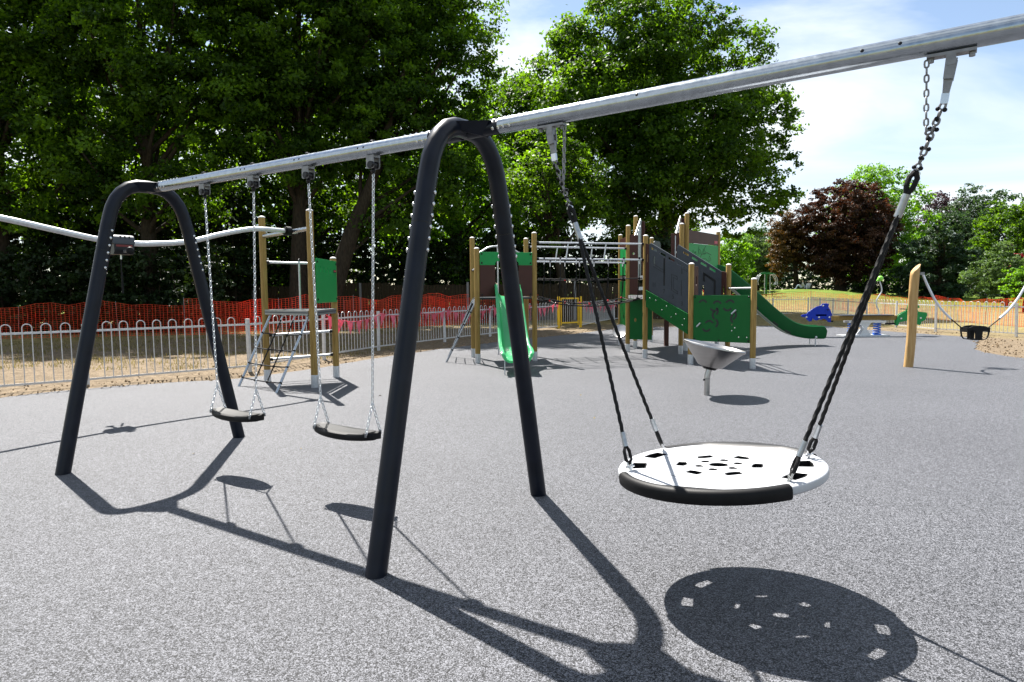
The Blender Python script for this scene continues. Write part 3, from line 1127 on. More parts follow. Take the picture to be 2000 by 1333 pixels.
obj('maker_label', MB().bar(P2 + d23.normalized() * (L23 - 0.235) + Z(1.90) + nn * 0.066, P2 + d23.normalized() * (L23 - 0.075) + Z(1.90) + nn * 0.066, 0.004, 0.05), 'label_black', tt, smooth=0)
obj('maker_label_mark', MB().bar(P2 + d23.normalized() * (L23 - 0.22) + Z(1.905) + nn * 0.0695, P2 + d23.normalized() * (L23 - 0.09) + Z(1.905) + nn * 0.0695, 0.003, 0.025), 'label_red', tt, smooth=0)


def net_ramp(parent, tl, tr_, bl, br_, rows, cols, rr=0.011, red=()):
    tl, tr_, bl, br_ = map(Vector, (tl, tr_, bl, br_))
    pipe(parent, [tl, bl - (tl - bl).normalized() * 0.02], 0.021, 'galvanised', 'ramp_pipe', 12)
    pipe(parent, [tr_, br_ - (tr_ - br_).normalized() * 0.02], 0.021, 'galvanised', 'ramp_pipe', 12)
    P = lambda u, v: tl.lerp(tr_, u).lerp(bl.lerp(br_, u), v)
    for v in rows:
        ro = obj('net_rope', MB().tube([P(0, v), P(0.33, v) - Z(0.012), P(0.67, v) - Z(0.012), P(1, v)], rr, 7), 'black_rope', parent)
        for u in (0, 1):
            obj('rope_joint', MB().sphere(P(u, v), 0.027, 8), 'black_plastic', ro)
        for u in cols:
            obj('rope_joint', MB().sphere(P(u, v) - Z(0.012), 0.024, 8), 'black_plastic', ro)
    for u in cols:
        ro = obj('net_rope', MB().tube([P(u, 0.02)] + [P(u, v) - Z(0.012) for v in rows] + [P(u, rows[-1] + 0.02)], rr, 7), 'black_rope', parent)
        obj('rope_sleeve', MB().tube([P(u, 0.0), P(u, 0.07)], 0.015, 8), 'galvanised_pale', ro)
        obj('rope_ring', MB().tube([P(u, -0.01) + Vector((0.02 * math.cos(t), 0, 0.02 * math.sin(t))) for t in np.linspace(0, 5.2, 7)], 0.006, 6, closed=True), 'galvanised_pale', ro)


d12 = (P2 - P1).normalized()
net_ramp(tt, P1 + d12 * 0.16 + Z(1.16), P2 - d12 * 0.10 + Z(1.16), (-4.51, 10.79, 0.0), (-3.62, 10.03, 0.0),
         (0.26, 0.47, 0.68, 0.88), (0.34, 0.66))

# --- track pipe and trolley
TD_ = Vector((-0.568, -0.823, 0))
TO = Vector((-3.62, 10.85, 0))
prof = [(-0.12, 2.53), (0.04, 2.53), (0.51, 2.53), (0.78, 2.50), (1.21, 2.40), (1.68, 2.27), (2.19, 2.21), (2.52, 2.20), (2.9, 2.23), (3.41, 2.32),
        (3.91, 2.41), (4.6, 2.50), (5.4, 2.52), (6.2, 2.42), (7.0, 2.28), (7.6, 2.22), (8.2, 2.26), (8.9, 2.40), (9.5, 2.50)]
trk = thing('ride_track', 'wavy galvanised overhead track pipe running out of the left side', 'track')
pts = catmull([TO + TD_ * t + Z(z) for t, z in prof], 6)
obj('track_pipe', MB().tube(pts, 0.036, 16), 'galvanised_pale', trk)
fl = MB()
fl.tube([TO + TD_ * -0.02 + Z(2.53), TO + TD_ * 0.07 + Z(2.53)], 0.075, 20)
fl.tube([TO + TD_ * 0.07 + Z(2.53), TO + TD_ * 0.09 + Z(2.53)], 0.055, 20)
obj('end_buffer', fl, 'black_rubber', trk)
pipe(trk, [TO + TD_ * -0.02 + Z(2.53), TO + TD_ * -0.16 + Z(2.53)], 0.03, 'galvanised', 'end_stub')
e9 = TO + TD_ * 9.5
sd = Vector((TD_.y, -TD_.x, 0))
for s in (-1, 1):
    timber_post(trk, e9.x + sd.x * 0.65 * s, e9.y + sd.y * 0.65 * s, 2.82)
pipe(trk, [e9 + sd * 0.62 + Z(2.5), e9 - sd * 0.62 + Z(2.5)], 0.034, 'galvanised', 'top_bar', 14)

tc_ = TO + TD_ * 2.62
tro = thing('track_trolley', 'black and grey trolley with handle bar riding on the wavy track', 'trolley', (tc_.x, tc_.y, 2.2), math.atan2(TD_.y, TD_.x))
# local x along the track
body = []
for i in range(9):
    a = R(180 * i / 8)
    body.append((0.10 * math.cos(a), 0.045 + 0.05 * math.sin(a)))
body += [(-0.10, -0.12), (-0.075, -0.155), (0.075, -0.155), (0.10, -0.12)]
shell = MB().sweep([(y, z) for y, z in body], [((x, 0, 0), (0, 1, 0), (0, 0, 1)) for x in (-0.125, 0.125)])
obj('housing', shell, 'black_plastic', tro, smooth=30)
cap = [(0.104 * math.cos(R(a)), 0.042 + 0.057 * math.sin(R(a))) for a in range(0, 181, 20)] + [(-0.104, 0.0), (-0.101, 0.0)]
cap = [(0.106, 0.0)] + cap + [(0.099, 0.0)]
cp = MB().sweep([(0.106 * math.cos(R(a)), 0.042 + 0.058 * math.sin(R(a))) for a in range(0, 181, 20)] + [(-0.106, -0.02), (0.106, -0.02)],
                [((x, 0, 0), (0, 1, 0), (0, 0, 1)) for x in (-0.132, 0.132)])
obj('top_cover', cp, 'grey_panel', tro, smooth=30)
for k in range(3):
    for sy in (-1, 1):
        obj('cover_slot', MB().box((-0.07 + 0.055 * k, sy * 0.09, 0.066), (0.010, 0.035, 0.032)), 'engraving', tro, smooth=0)
for sy in (-1, 1):
    obj('name_strip', MB().box((0, sy * 0.102, -0.045), (0.20, 0.006, 0.026)), 'label_dull_red', tro, smooth=0)
obj('handle_bar', MB().tube([(0, -0.24, -0.115), (0, 0.24, -0.115)], 0.020, 12), 'grey_steel', tro)
for sy in (-1, 1):
    obj('handle_knob', MB().sphere((0, sy * 0.25, -0.115), 0.052, 14, (1, 0.6, 1)), 'black_rubber', tro)
obj('pull_cord', MB().tube([(0, 0, -0.15), (0.004, 0.002, -0.40), (0, 0, -0.66)], 0.006, 6), 'black_rope', tro)
obj('cord_grip', MB().tube([(0, 0, -0.38), (0, 0, -0.66)], 0.013, 8), 'black_rubber', tro)
obj('cord_ferrule', MB().tube([(0, 0, -0.155), (0, 0, -0.215)], 0.011, 8), 'bolt_steel', tro)

# --- slide tower
TA, TB, TC, TD = Vector((-0.90, 15.34, 0)), Vector((-0.73, 14.0, 0)), Vector((0.50, 14.43, 0)), Vector((0.35, 15.73, 0))
st = thing('slide_tower', 'small timber tower with brown and green front panel and short green slide', 'play tower')
for p, h in ((TA, 2.76), (TB, 2.43), (TC, 2.78), (TD, 2.76)):
    timber_post(st, p.x, p.y, h)
ct = (TA + TB + TC + TD) / 4
dp = [ct + (q - ct) * 0.93 for q in (TB, TC, TD, TA)]
dk = MB().add([(q.x, q.y, z) for z in (1.36, 1.40) for q in dp], [(3, 2, 1, 0), (4, 5, 6, 7), (0, 1, 5, 4), (1, 2, 6, 5), (2, 3, 7, 6), (3, 0, 4, 7)])
obj('deck', dk, 'grey_panel', st, smooth=0)
Lf = (TC - TB).length
x0, x1 = 0.06, Lf - 0.06
ox0, ox1 = 0.40, Lf - 0.37
panel('brown_front', TB, TC, [(x0, 1.42), (ox0, 1.42), (ox0, 2.08), (ox1, 2.08), (ox1, 1.42), (x1, 1.42), (x1, 2.081), (x0, 2.081)] if False else
      [(x0, 1.42), (ox0, 1.42), (ox0, 2.085), (x0, 2.085)], [], 0.018, 'brown_panel', st, off=0.02)
panel('brown_front', TB, TC, [(ox1, 1.42), (x1, 1.42), (x1, 2.085), (ox1, 2.085)], [], 0.018, 'brown_panel', st, off=0.02)
panel('green_header', TB, TC, [(x0, 2.085), (ox0, 2.085)] + [(ox0 + 0.06 * (1 - math.cos(R(a))), 2.11 + 0.06 * math.sin(R(a))) for a in range(0, 91, 15)]
      + [(ox1 - 0.06 * (1 - math.cos(R(a))), 2.11 + 0.06 * math.sin(R(a))) for a in range(90, -1, -15)] + [(ox1, 2.085), (x1, 2.085), (x1, 2.36), (x0, 2.36)], [], 0.018, 'green_panel', st, off=0.0205)
df = (TC - TB).normalized()
nf = df.cross(Vector((0, 0, 1)))
for u in (x0 + 0.04, x1 - 0.04):
    for z in (1.46, 2.13, 2.32):
        bolt(st, TB + df * u + Z(z) + nf * 0.031, nf, 0.02, 0.014, 'black_plastic', 'panel_bolt')
# arched back rail and fire pole
rb = [TA + Z(2.38), TA.lerp(TD, 0.12) + Z(2.42), TA.lerp(TD, 0.3) + Z(2.55), TA.lerp(TD, 0.5) + Z(2.58), TA.lerp(TD, 0.7) + Z(2.55), TA.lerp(TD, 0.88) + Z(2.42), TD + Z(2.38)]
pipe(st, catmull(rb, 5), 0.019, 'galvanised_pale', 'arch_rail', 12)
pm_ = TA.lerp(TD, 0.5) + Vector((-0.05, 0.35, 0))
pipe(st, [pm_, pm_ + Z(2.60)], 0.019, 'galvanised_pale', 'fire_pole')
pipe(st, [pm_ + Z(2.60), TA.lerp(TD, 0.5) + Z(2.58)], 0.017, 'galvanised_pale', 'pole_arm')
rail(st, TA + Z(2.02), TB + Z(2.02), 0.019)
net_ramp(st, TA.lerp(TB, 0.10) + Z(1.36), TB.lerp(TA, 0.10) + Z(1.36), (-1.50, 15.5, 0.0), (-1.43, 14.26, 0.0), (0.2, 0.4, 0.6, 0.8), (0.34, 0.66))
# slide: trough swept along a path in a vertical plane
sdir = Vector((0.085, -1, 0)).normalized()
sperp = Vector((-sdir.y, sdir.x, 0))           # to the viewer's right is +
if sperp.x < 0:
    sperp = -sperp
s0 = TB.lerp(TC, 0.51) + nf * 0.02
path = [(-0.05, 1.42), (0.12, 1.41), (0.30, 1.33), (0.55, 1.13), (0.85, 0.86), (1.15, 0.60), (1.42, 0.41), (1.70, 0.31), (2.0, 0.285), (2.28, 0.28), (2.36, 0.27)]
cp_ = catmull([s0 + sdir * t + Z(z) for t, z in path], 4)
wds = [0.23] * len(cp_)
lips = []
frames = []
for i, p in enumerate(cp_):
    d = (cp_[min(i + 1, len(cp_) - 1)] - cp_[max(i - 1, 0)]).normalized()
    up = sperp.cross(d)
    if up.z < 0:
        up = -up
    frames.append((p, sperp, up))
sec = [(-0.27, 0.20), (-0.245, 0.215), (-0.215, 0.20), (-0.19, 0.06), (-0.14, 0.012), (0, 0.0), (0.14, 0.012), (0.19, 0.06), (0.215, 0.20), (0.245, 0.215), (0.27, 0.20), (0.268, 0.17),
       (0.225, 0.02), (0.16, -0.035), (0, -0.045), (-0.16, -0.035), (-0.225, 0.02), (-0.268, 0.17)]
m_ = MB()
k = len(sec)
vs, fs = [], []
n_ = len(frames)
for i, (o_, ux, uw) in enumerate(frames):
    u = i / (n_ - 1)
    lip = 1.0 if u < 0.80 else 1.0 - 0.45 * (u - 0.80) / 0.2
    wid = 1.0 if u < 0.82 else 1.0 - 0.10 * ((u - 0.82) / 0.18) ** 2
    if u < 0.10:
        lip = 1.25
    wid *= 1.0 + 0.16 * u
    for a, c in sec:
        vs.append(o_ + ux * (a * wid) + uw * (c * lip if c > 0 else c))
for i in range(n_ - 1):
    for j in range(k):
        fs.append((i * k + j, i * k + (j + 1) % k, (i + 1) * k + (j + 1) % k, (i + 1) * k + j))
fs += [tuple(range(k)), tuple((n_ - 1) * k + j for j in range(k - 1, -1, -1))]
m_.add(vs, fs)
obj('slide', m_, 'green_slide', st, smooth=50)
for s in (-1, 1):
    b0 = s0 + sdir * 2.18 + sperp * 0.225 * s
    obj('slide_leg', MB().bar(b0 + Z(-0.01), b0 + Z(0.27), 0.035, 0.02), 'galvanised_pale', st, smooth=0)

# --- rope bridge
Q1, Q2, Q3, Q4, Q5 = Vector((3.04, 18.5, 0)), Vector((2.87, 16.31, 0)), Vector((3.24, 17.31, 0)), Vector((2.99, 14.78, 0)), Vector((4.10, 19.4, 0))
Q6, Q7, Q8, Q9 = Vector((4.02, 15.67, 0)), Vector((4.38, 16.59, 0)), Vector((3.66, 13.47, 0)), Vector((5.57, 17.89, 0))
Q10, Q11 = Vector((4.72, 14.40, 0)), Vector((4.63, 12.63, 0))
bg = thing('rope_bridge', 'rope bridge with steel handrails between the slide tower and the big tower', 'rope bridge')
for a, b_ in ((TC, Q4), (TD, Q2)):
    for z in (2.58, 2.23):
        rail(bg, a + Z(z), b_ + Z(z - 0.03), 0.021)
    for u in (0.30, 0.64):
        q = a.lerp(b_, u)
        q2 = a.lerp(b_, u - 0.02)
        pipe(bg, [q + Z(2.57), q2 + Z(2.22)], 0.015, 'galvanised_pale', 'rail_strut', 8)
    nr = 7

    def sagz(u):
        return 1.43 - 0.19 * 4 * u * (1 - u) * 0.9 - 0.05 * u
    inn = (b_ - a).normalized().cross(Vector((0, 0, 1)))
    if inn.dot(ct - a) < 0 and a is TC or (a is TD and inn.y > 0):
        inn = -inn
    obj('hand_rope', MB().tube([a.lerp(b_, u) + Z(1.80 - 0.03 * math.sin(math.pi * u)) for u in np.linspace(0.03, 0.97, 9)], 0.0115, 7), 'black_rope', bg)
    obj('floor_rope', MB().tube([a.lerp(b_, u) + inn * 0.12 * math.sin(math.pi * u) + Z(sagz(u)) for u in np.linspace(0.03, 0.97, 15)], 0.013, 7), 'black_rope', bg)
    for i in range(nr):
        u = (i + 0.6) / nr
        q = a.lerp(b_, u)
        fq = a.lerp(b_, min(0.97, u - 0.012)) + inn * 0.12 * math.sin(math.pi * u)
        hr = obj('hanger_rope', MB().tube([q + Z(2.22), q + Z(1.79), fq + Z(sagz(u))], 0.0095, 7), 'black_rope', bg)
        obj('rope_sleeve', MB().tube([q + Z(2.20), q + Z(2.11)], 0.013, 8), 'white_tape', hr)
        obj('rope_joint', MB().sphere(q + Z(2.235), 0.028, 8), 'black_plastic', hr)
        obj('rope_joint', MB().sphere(q + Z(1.79), 0.028, 8), 'red_plastic' if (a is TD and i == 2) else 'black_plastic', hr)
        obj('rope_joint', MB().sphere(fq + Z(sagz(u)), 0.030, 8), 'red_plastic' if (a is TD or i == 3) else 'black_plastic', hr)
for i in range(7):
    u = (i + 0.6) / 7
    q, q2 = TC.lerp(Q4, u), TD.lerp(Q2, u)
    obj('cross_rope', MB().tube([q + Z(sagz(u)), q.lerp(q2, 0.5) + Z(sagz(u) - 0.07), q2 + Z(sagz(u))], 0.0115, 7), 'black_rope', bg)
for s in (0.33, 0.67):
    obj('floor_rope', MB().tube([TC.lerp(Q4, u).lerp(TD.lerp(Q2, u), s) + Z(sagz(u) - 0.06) for u in np.linspace(0.02, 0.98, 13)], 0.013, 7), 'black_rope', bg)

# --- big tower
bt = thing('big_play_tower', 'large timber multi-level play tower with grey stair panels and long green slide', 'play tower')
for p, h in ((Q1, 3.06), (Q2, 3.10), (Q3, 3.44), (Q4, 2.73), (Q5, 3.04), (Q6, 3.07), (Q7, 3.42), (Q8, 2.05), (Q9, 3.07), (Q10, 2.06), (Q11, 1.72)):
    timber_post(bt, p.x, p.y, h)
QB = Vector((5.15, 19.2, 0))
timber_post(bt, QB.x, QB.y, 3.02)


def deck_poly(pts, z, name='deck', skip=()):
    c = sum(pts, Vector()) / len(pts)
    q = [c + (p - c) * 0.94 for p in pts]
    n = len(q)
    m_ = MB().add([(p.x, p.y, zz) for zz in (z - 0.045, z) for p in q], [tuple(range(n - 1, -1, -1)), tuple(range(n, 2 * n))] + [(i, (i + 1) % n, n + (i + 1) % n, n + i) for i in range(n)])
    obj(name, m_, 'grey_panel', bt, smooth=0)
    for i in range(n):
        if i in skip:
            continue
        a, b_ = pts[i], pts[(i + 1) % n]
        d = (b_ - a).normalized()
        obj('deck_edge_beam', MB().bar(a + d * 0.06 + Z(z - 0.03), b_ - d * 0.06 + Z(z - 0.03), 0.03, 0.08), 'galvanised_pale', bt, smooth=0)


deck_poly([Q4, Q6, Q2], 1.40)
deck_poly([Q2, Q6, Q7, Q3], 1.60)
deck_poly([Q3, Q7, Q9, QB, Q5, Q1], 1.90)
deck_poly([Q8, Q11, Q10], 0.66, skip=(0,))


def panel_bolts(p0, p1, pts, off, m='black_plastic', r=0.018):
    d = (Vector(p1) - Vector(p0))
    d.z = 0
    d.normalize()
    nn = d.cross(Vector((0, 0, 1)))
    for u, z in pts:
        bolt(bt, Vector(p0) + d * u + Z(z) + nn * off, nn, r, 0.012, m, 'panel_bolt')


# near stair side: Q4 -> Q8
Ln = (Q8 - Q4).length
slot = lambda cx, cy, w, h, sl: [(cx - w / 2, cy - h / 2 + sl * w / 2), (cx + w / 2, cy - h / 2 - sl * w / 2), (cx + w / 2, cy + h / 2 - sl * w / 2), (cx - w / 2, cy + h / 2 + sl * w / 2)]
n0, n1 = 0.17, Ln - 0.05
zt = lambda u: 2.56 - (u - n0) / (n1 - n0) * 0.53
zb = lambda u: 1.50 - (u - n0) / (n1 - n0) * 0.46
hs = []
for u in (0.33, 0.62, 0.90, 1.17):
    hs.append(slot(u, zt(u) - 0.085, 0.20, 0.05, 0.37))
hs.append(rect(0.30, 2.06, 0.37, 2.26, 0.025))
gpan = panel('stair_side', Q4, Q8, [(n0, zb(n0)), (n1, zb(n1)), (n1, zt(n1)), (n0 + 0.05, zt(n0)), (n0, zt(n0) - 0.04)], hs, 0.020, 'grey_panel', bt, off=0.03)


def engrave(p0, p1, strokes_, off, m='engraving', w=0.022, name='engraved_line'):
    for pl in strokes_:
        panel(name, p0, p1, stroke(pl, w), [], 0.003, m, bt, bevel=0.0004, off=off)


engrave(Q4, Q8, [[(0.70, 2.20), (0.70, 1.62), (0.66, 1.62), (0.66, 1.95), (0.34, 2.09), (0.32, 2.04), (0.66, 1.90), (0.66, 2.21), (0.70, 2.20)],
                 [(1.10, 1.80), (0.92, 1.86), (0.92, 1.52), (1.11, 1.44), (1.11, 1.49), (0.97, 1.55), (0.97, 1.79), (1.10, 1.74), (1.10, 1.80)],
                 [(1.22, 1.86), (1.22, 2.03), (1.40, 1.94), (1.40, 1.89), (1.26, 1.96), (1.26, 1.86), (1.22, 1.86)],
                 [(1.22, 1.40), (1.22, 1.72)]], 0.042, w=0.011)


def numeral(txt, p0, p1, u, z, size, off):
    cu = bpy.data.curves.new('numeral', 'FONT')
    cu.body = txt
    cu.size = size
    cu.align_x = 'CENTER'
    cu.extrude = 0.001
    tmp = bpy.data.objects.new('tmp', cu)
    COL.objects.link(tmp)
    dg = bpy.context.evaluated_depsgraph_get()
    me = bpy.data.meshes.new_from_object(tmp.evaluated_get(dg))
    COL.objects.unlink(tmp)
    bpy.data.objects.remove(tmp)
    me.materials.clear()
    o = obj('numeral', me, 'engraving', bt)
    d = Vector((p1[0] - p0[0], p1[1] - p0[1], 0)).normalized()
    nn = d.cross(Vector((0, 0, 1)))
    o.matrix_basis = Matrix(((d.x, 0, nn.x, p0[0] + d.x * u + nn.x * off), (d.y, 0, nn.y, p0[1] + d.y * u + nn.y * off), (0, 1, 0, z), (0, 0, 0, 1)))


for t_, u, z in (('11', 0.35, 1.60), ('7', 0.68, 1.46), ('5', 0.97, 1.34), ('3', 1.24, 1.20)):
    numeral(t_, Q4, Q8, u, z, 0.13, 0.0415)
# brown strip beside Q4 with slot, brown strip past Q8
panel('brown_strip', Q4, Q8, [(0.045, 1.30), (0.165, 1.26), (0.165, 2.53), (0.045, 2.56)], [rect(0.085, 2.14, 0.125, 2.32, 0.018)], 0.022, 'brown_panel', bt, off=0.032)
# green stringer
ns0, ns1 = 0.10, Ln - 0.03
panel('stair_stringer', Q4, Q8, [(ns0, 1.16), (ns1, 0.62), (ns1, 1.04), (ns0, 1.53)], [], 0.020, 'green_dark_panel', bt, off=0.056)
panel_bolts(Q4, Q8, [(0.25, 1.35), (0.45, 1.30), (0.65, 1.10), (0.8, 1.18), (0.95, 0.96), (1.1, 1.02), (1.3, 0.80), (1.35, 0.93)], 0.067, 'bolt_steel', 0.013)
# treads
for i in range(5):
    u = (i + 0.6) / 5
    a, b_ = Q4.lerp(Q8, u), Q6.lerp(Q10, u)
    z = 1.36 - 0.72 * u
    d = (b_ - a).normalized()
    obj('stair_tread', MB().bar(a + d * 0.04 + Z(z), b_ - d * 0.04 + Z(z), 0.22, 0.035), 'grey_panel', bt, smooth=0)
# far stair side: Q6 -> Q10
Lg = (Q10 - Q6).length
g0, g1 = 0.02, Lg - 0.09
zt2 = lambda u: 2.58 - (u - g0) / (g1 - g0) * 0.66
hs = [slot(u, zt2(u) - 0.085, 0.18, 0.05, 0.46) for u in (0.30, 0.57, 0.84, 1.10)]
hs.append(rect(0.80, 1.36, 0.87, 1.62, 0.025))
Q6n, Q10n = Q6 + Vector((-0.14, -0.08, 0)), Q10 + Vector((-0.10, -0.05, 0))
panel('stair_side', Q6n, Q10n, [(g0, 1.46), (g1, 0.90), (g1, zt2(g1)), (g0 + 0.05, zt2(g0)), (g0, zt2(g0) - 0.04)], hs, 0.020, 'grey_panel', bt, off=0.0)
engrave(Q6n, Q10n, [[(0.84, 1.72), (0.84, 1.92), (1.20, 1.73), (1.20, 1.22), (1.02, 1.32), (1.02, 1.37), (1.15, 1.31), (1.15, 1.70), (0.89, 1.84), (0.89, 1.70), (0.84, 1.72)]], 0.0115, w=0.011)
panel('brown_strip', Q6n, Q10n, [(g1 + 0.005, 0.90), (g1 + 0.13, 0.88), (g1 + 0.13, 1.90), (g1 + 0.005, 1.92)], [rect(g1 + 0.045, 1.42, g1 + 0.085, 1.60, 0.018)], 0.022, 'brown_panel', bt, off=0.0)
d8 = (Q11 - Q8).normalized()
panel('brown_strip', Q8, Q10, [(0.045, 1.42), (0.19, 1.42), (0.19, 1.98), (0.17, 2.0), (0.045, 2.0)], [rect(0.10, 1.62, 0.14, 1.80, 0.018)], 0.022, 'brown_panel', bt, off=0.03)
# green finger-maze panel Q8 -> Q11
Lp = (Q11 - Q8).length
hs = []
for cx, cy, r_, a0, a1 in ((0.26, 1.23, 0.085, 25, 155), (0.56, 1.21, 0.085, 25, 155), (0.50, 1.19, 0.085, 205, 335), (0.50, 1.10, 0.075, -60, 60),
                           (0.55, 1.02, 0.085, 120, 240), (0.82, 1.23, 0.085, 25, 155), (0.77, 1.20, 0.085, 205, 335), (0.86, 1.03, 0.085, -70, 50),
                           (0.93, 0.96, 0.085, 125, 240), (0.40, 0.82, 0.085, 25, 155), (0.34, 0.78, 0.085, 205, 335), (0.49, 0.86, 0.085, -60, 60)):
    panel('finger_groove', Q8, Q11, arc_strip(cx, cy, r_, 0.038, a0, a1), [], 0.004, 'engraving', bt, bevel=0.0005, off=0.0105)
for cx, cy in ((0.86, 0.84), (0.92, 0.78), (0.86, 0.72), (1.00, 0.60), (1.16, 0.60), (0.57, 0.86)):
    hs.append(ell(cx, cy, 0.014, 0.014, 8))
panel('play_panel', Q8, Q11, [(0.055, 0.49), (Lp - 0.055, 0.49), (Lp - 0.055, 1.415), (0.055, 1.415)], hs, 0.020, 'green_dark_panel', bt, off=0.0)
for (ua, za), (ub, zb_) in (((0.14, 0.78), (0.22, 0.86)), ((0.86, 1.05), (0.95, 1.13))):
    nn = d8.cross(Vector((0, 0, 1)))
    obj('slider_knob', MB().tube([Q8 + d8 * ua + Z(za) + nn * 0.03, Q8 + d8 * ub + Z(zb_) + nn * 0.03], 0.016, 8), 'galvanised_pale', bt)
panel_bolts(Q8, Q11, [(0.09, 0.53), (0.09, 1.38), (Lp - 0.09, 0.53), (Lp - 0.09, 1.38), (0.6, 0.52)], 0.011)
# low landing: side rail towards Q10 so children stay on
rail(bt, Q10 + Z(1.55), Q11 + Z(1.55), 0.019)
rail(bt, Q10 + Z(1.10), Q11 + Z(1.10), 0.019)
# tall portal panels between the middle and upper deck
L23_ = (Q3 - Q2).length
for (a, b_, s) in ((Q2, Q3, 1), (Q6, Q7, -1)):
    L = (b_ - a).length
    inn = ((Q6 + Q2) / 2 - a).normalized()
    a2, b2 = a + inn * 0.15, b_ + inn * 0.15
    panel('portal_side', a2, b2, [(0.0, 1.65), (L, 1.95), (L, 3.32), (L * 0.86, 3.36), (0.06, 2.86), (0.0, 2.80)], [slot(L * (0.2 + 0.2 * i), 2.82 + 0.105 * i * 1.1, 0.11, 0.045, -0.58) for i in range(4)], 0.020, 'galvanised_pale', bt, off=0.0)
    panel('portal_front', b_, b_ + inn, [(0.05, 1.92), (0.25, 1.92), (0.25, 3.30), (0.05, 3.32)], [], 0.020, 'brown_panel', bt, off=0.02)
    panel('portal_front', a, a + inn, [(0.05, 1.42), (0.26, 1.42), (0.26, 2.86), (0.05, 2.88)], [ell(0.15, 2.42, 0.03, 0.03, 12)], 0.020, 'brown_panel', bt, off=0.02)
# leafy panel Q7 -> Q9
L79 = (Q9 - Q7).length
panel('header_panel', Q7, Q9, [(0.06, 2.70), (L79 - 0.05, 2.70), (L79 - 0.05, 2.99), (0.06, 3.02)], [], 0.020, 'brown_panel', bt, off=0.02)
panel('leaf_panel', Q7, Q9, [(0.06, 1.96), (L79 - 0.05, 1.96), (L79 - 0.05, 2.695), (0.06, 2.695)], [], 0.020, 'green_panel', bt, off=0.02)
tw = []
for tip, c in (((0.60, 2.66), 0.02), ((0.98, 2.66), 0.05), ((1.30, 2.44), 0.16), ((1.18, 2.26), 0.14), ((0.42, 2.50), -0.04)):
    a = Vector((0.52, 1.98))
    b_ = Vector(tip)
    m1 = a.lerp(b_, 0.5) + Vector((-c, c * 1.4))
    tw.append([tuple(a), tuple(a.lerp(m1, 0.55) + Vector((-c * 0.2, c * 0.3))), tuple(m1), tuple(m1.lerp(b_, 0.55) + Vector((0, c * 0.35))), tuple(b_)])
engrave(Q7, Q9, tw, 0.0315, 'engraving_green', 0.016)
lv = []
for cx, cy in ((0.40, 2.42), (0.30, 2.46), (0.92, 2.50), (1.22, 2.34), (0.66, 2.50)):
    lv.append([(cx - 0.04, cy - 0.06), (cx - 0.055, cy + 0.01), (cx - 0.02, cy + 0.07), (cx + 0.03, cy + 0.02), (cx + 0.03, cy - 0.05), (cx - 0.04, cy - 0.06)])
engrave(Q7, Q9, lv, 0.0315, 'engraving_green', 0.011)
d79 = (Q9 - Q7).normalized()
n79 = d79.cross(Vector((0, 0, 1)))
obj('maker_label', MB().bar(Q7 + d79 * (L79 - 0.29) + Z(2.78) + n79 * 0.032, Q7 + d79 * (L79 - 0.11) + Z(2.78) + n79 * 0.032, 0.004, 0.075), 'label_red', bt, smooth=0)
obj('maker_label_mark', MB().bar(Q7 + d79 * (L79 - 0.265) + Z(2.783) + n79 * 0.0355, Q7 + d79 * (L79 - 0.13) + Z(2.783) + n79 * 0.0355, 0.003, 0.03), 'pink_cloth', bt, smooth=0)
# left face panels Q1 -> Q2 side
L13 = (Q3 - Q1).length
panel('header_panel', Q1, Q3, [(0.05, 2.66), (L13 - 0.05, 2.66), (L13 - 0.05, 3.0), (0.05, 2.94)], [], 0.020, 'brown_panel', bt, off=0.02)
panel('leaf_panel', Q1, Q3, [(0.05, 1.94), (L13 - 0.05, 1.94), (L13 - 0.05, 2.655), (0.05, 2.655)], [], 0.020, 'green_panel', bt, off=0.02)
engrave(Q1, Q3, [[(0.5, 1.96), (0.45, 2.3), (0.3, 2.6)], [(0.5, 2.0), (0.7, 2.3), (0.95, 2.45)], [(0.48, 2.1), (0.25, 2.25), (0.12, 2.42)]], 0.0315, 'engraving_green', 0.016)
# lower play walls under the decks
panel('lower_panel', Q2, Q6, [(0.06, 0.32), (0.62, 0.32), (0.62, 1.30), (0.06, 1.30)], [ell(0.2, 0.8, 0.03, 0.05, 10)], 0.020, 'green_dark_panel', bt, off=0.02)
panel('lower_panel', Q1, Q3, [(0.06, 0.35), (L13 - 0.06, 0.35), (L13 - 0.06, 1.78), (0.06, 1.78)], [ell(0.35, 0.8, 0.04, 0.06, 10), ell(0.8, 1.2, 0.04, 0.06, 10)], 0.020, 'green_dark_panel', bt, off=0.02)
# play drum on the corner post
drum = obj('play_drum', MB().lathe([(1e-4, 0.02), (0.16, 0.03), (0.20, 0.05), (0.205, 0.0), (0.17, -0.05), (0.06, -0.09), (1e-4, -0.09)], 24,
           Matrix.Translation((2.86, 17.4, 0.44)) @ Matrix.Rotation(R(-32), 4, 'Y') @ Matrix.Rotation(R(48), 4, 'X')), 'stainless', bt)
obj('drum_bracket', MB().bar((2.9, 17.45, 0.40), (3.22, 17.31, 0.40), 0.03, 0.05), 'black_plastic', bt, smooth=0)
# dark support pillar, curved grey screen
obj('brown_pillar', MB().bar((4.23, 18.03, -0.01), (4.23, 18.03, 1.85), 0.11, 0.11), 'brown_panel', bt, smooth=0)
panel('round_screen', Q3 + Vector((0.72, 1.0, 0)), Q5 + Vector((0.7, 0.2, 0)), rect(-0.1, 1.95, 0.42, 2.88, 0.1), [], 0.020, 'grey_panel', bt, off=0.0)
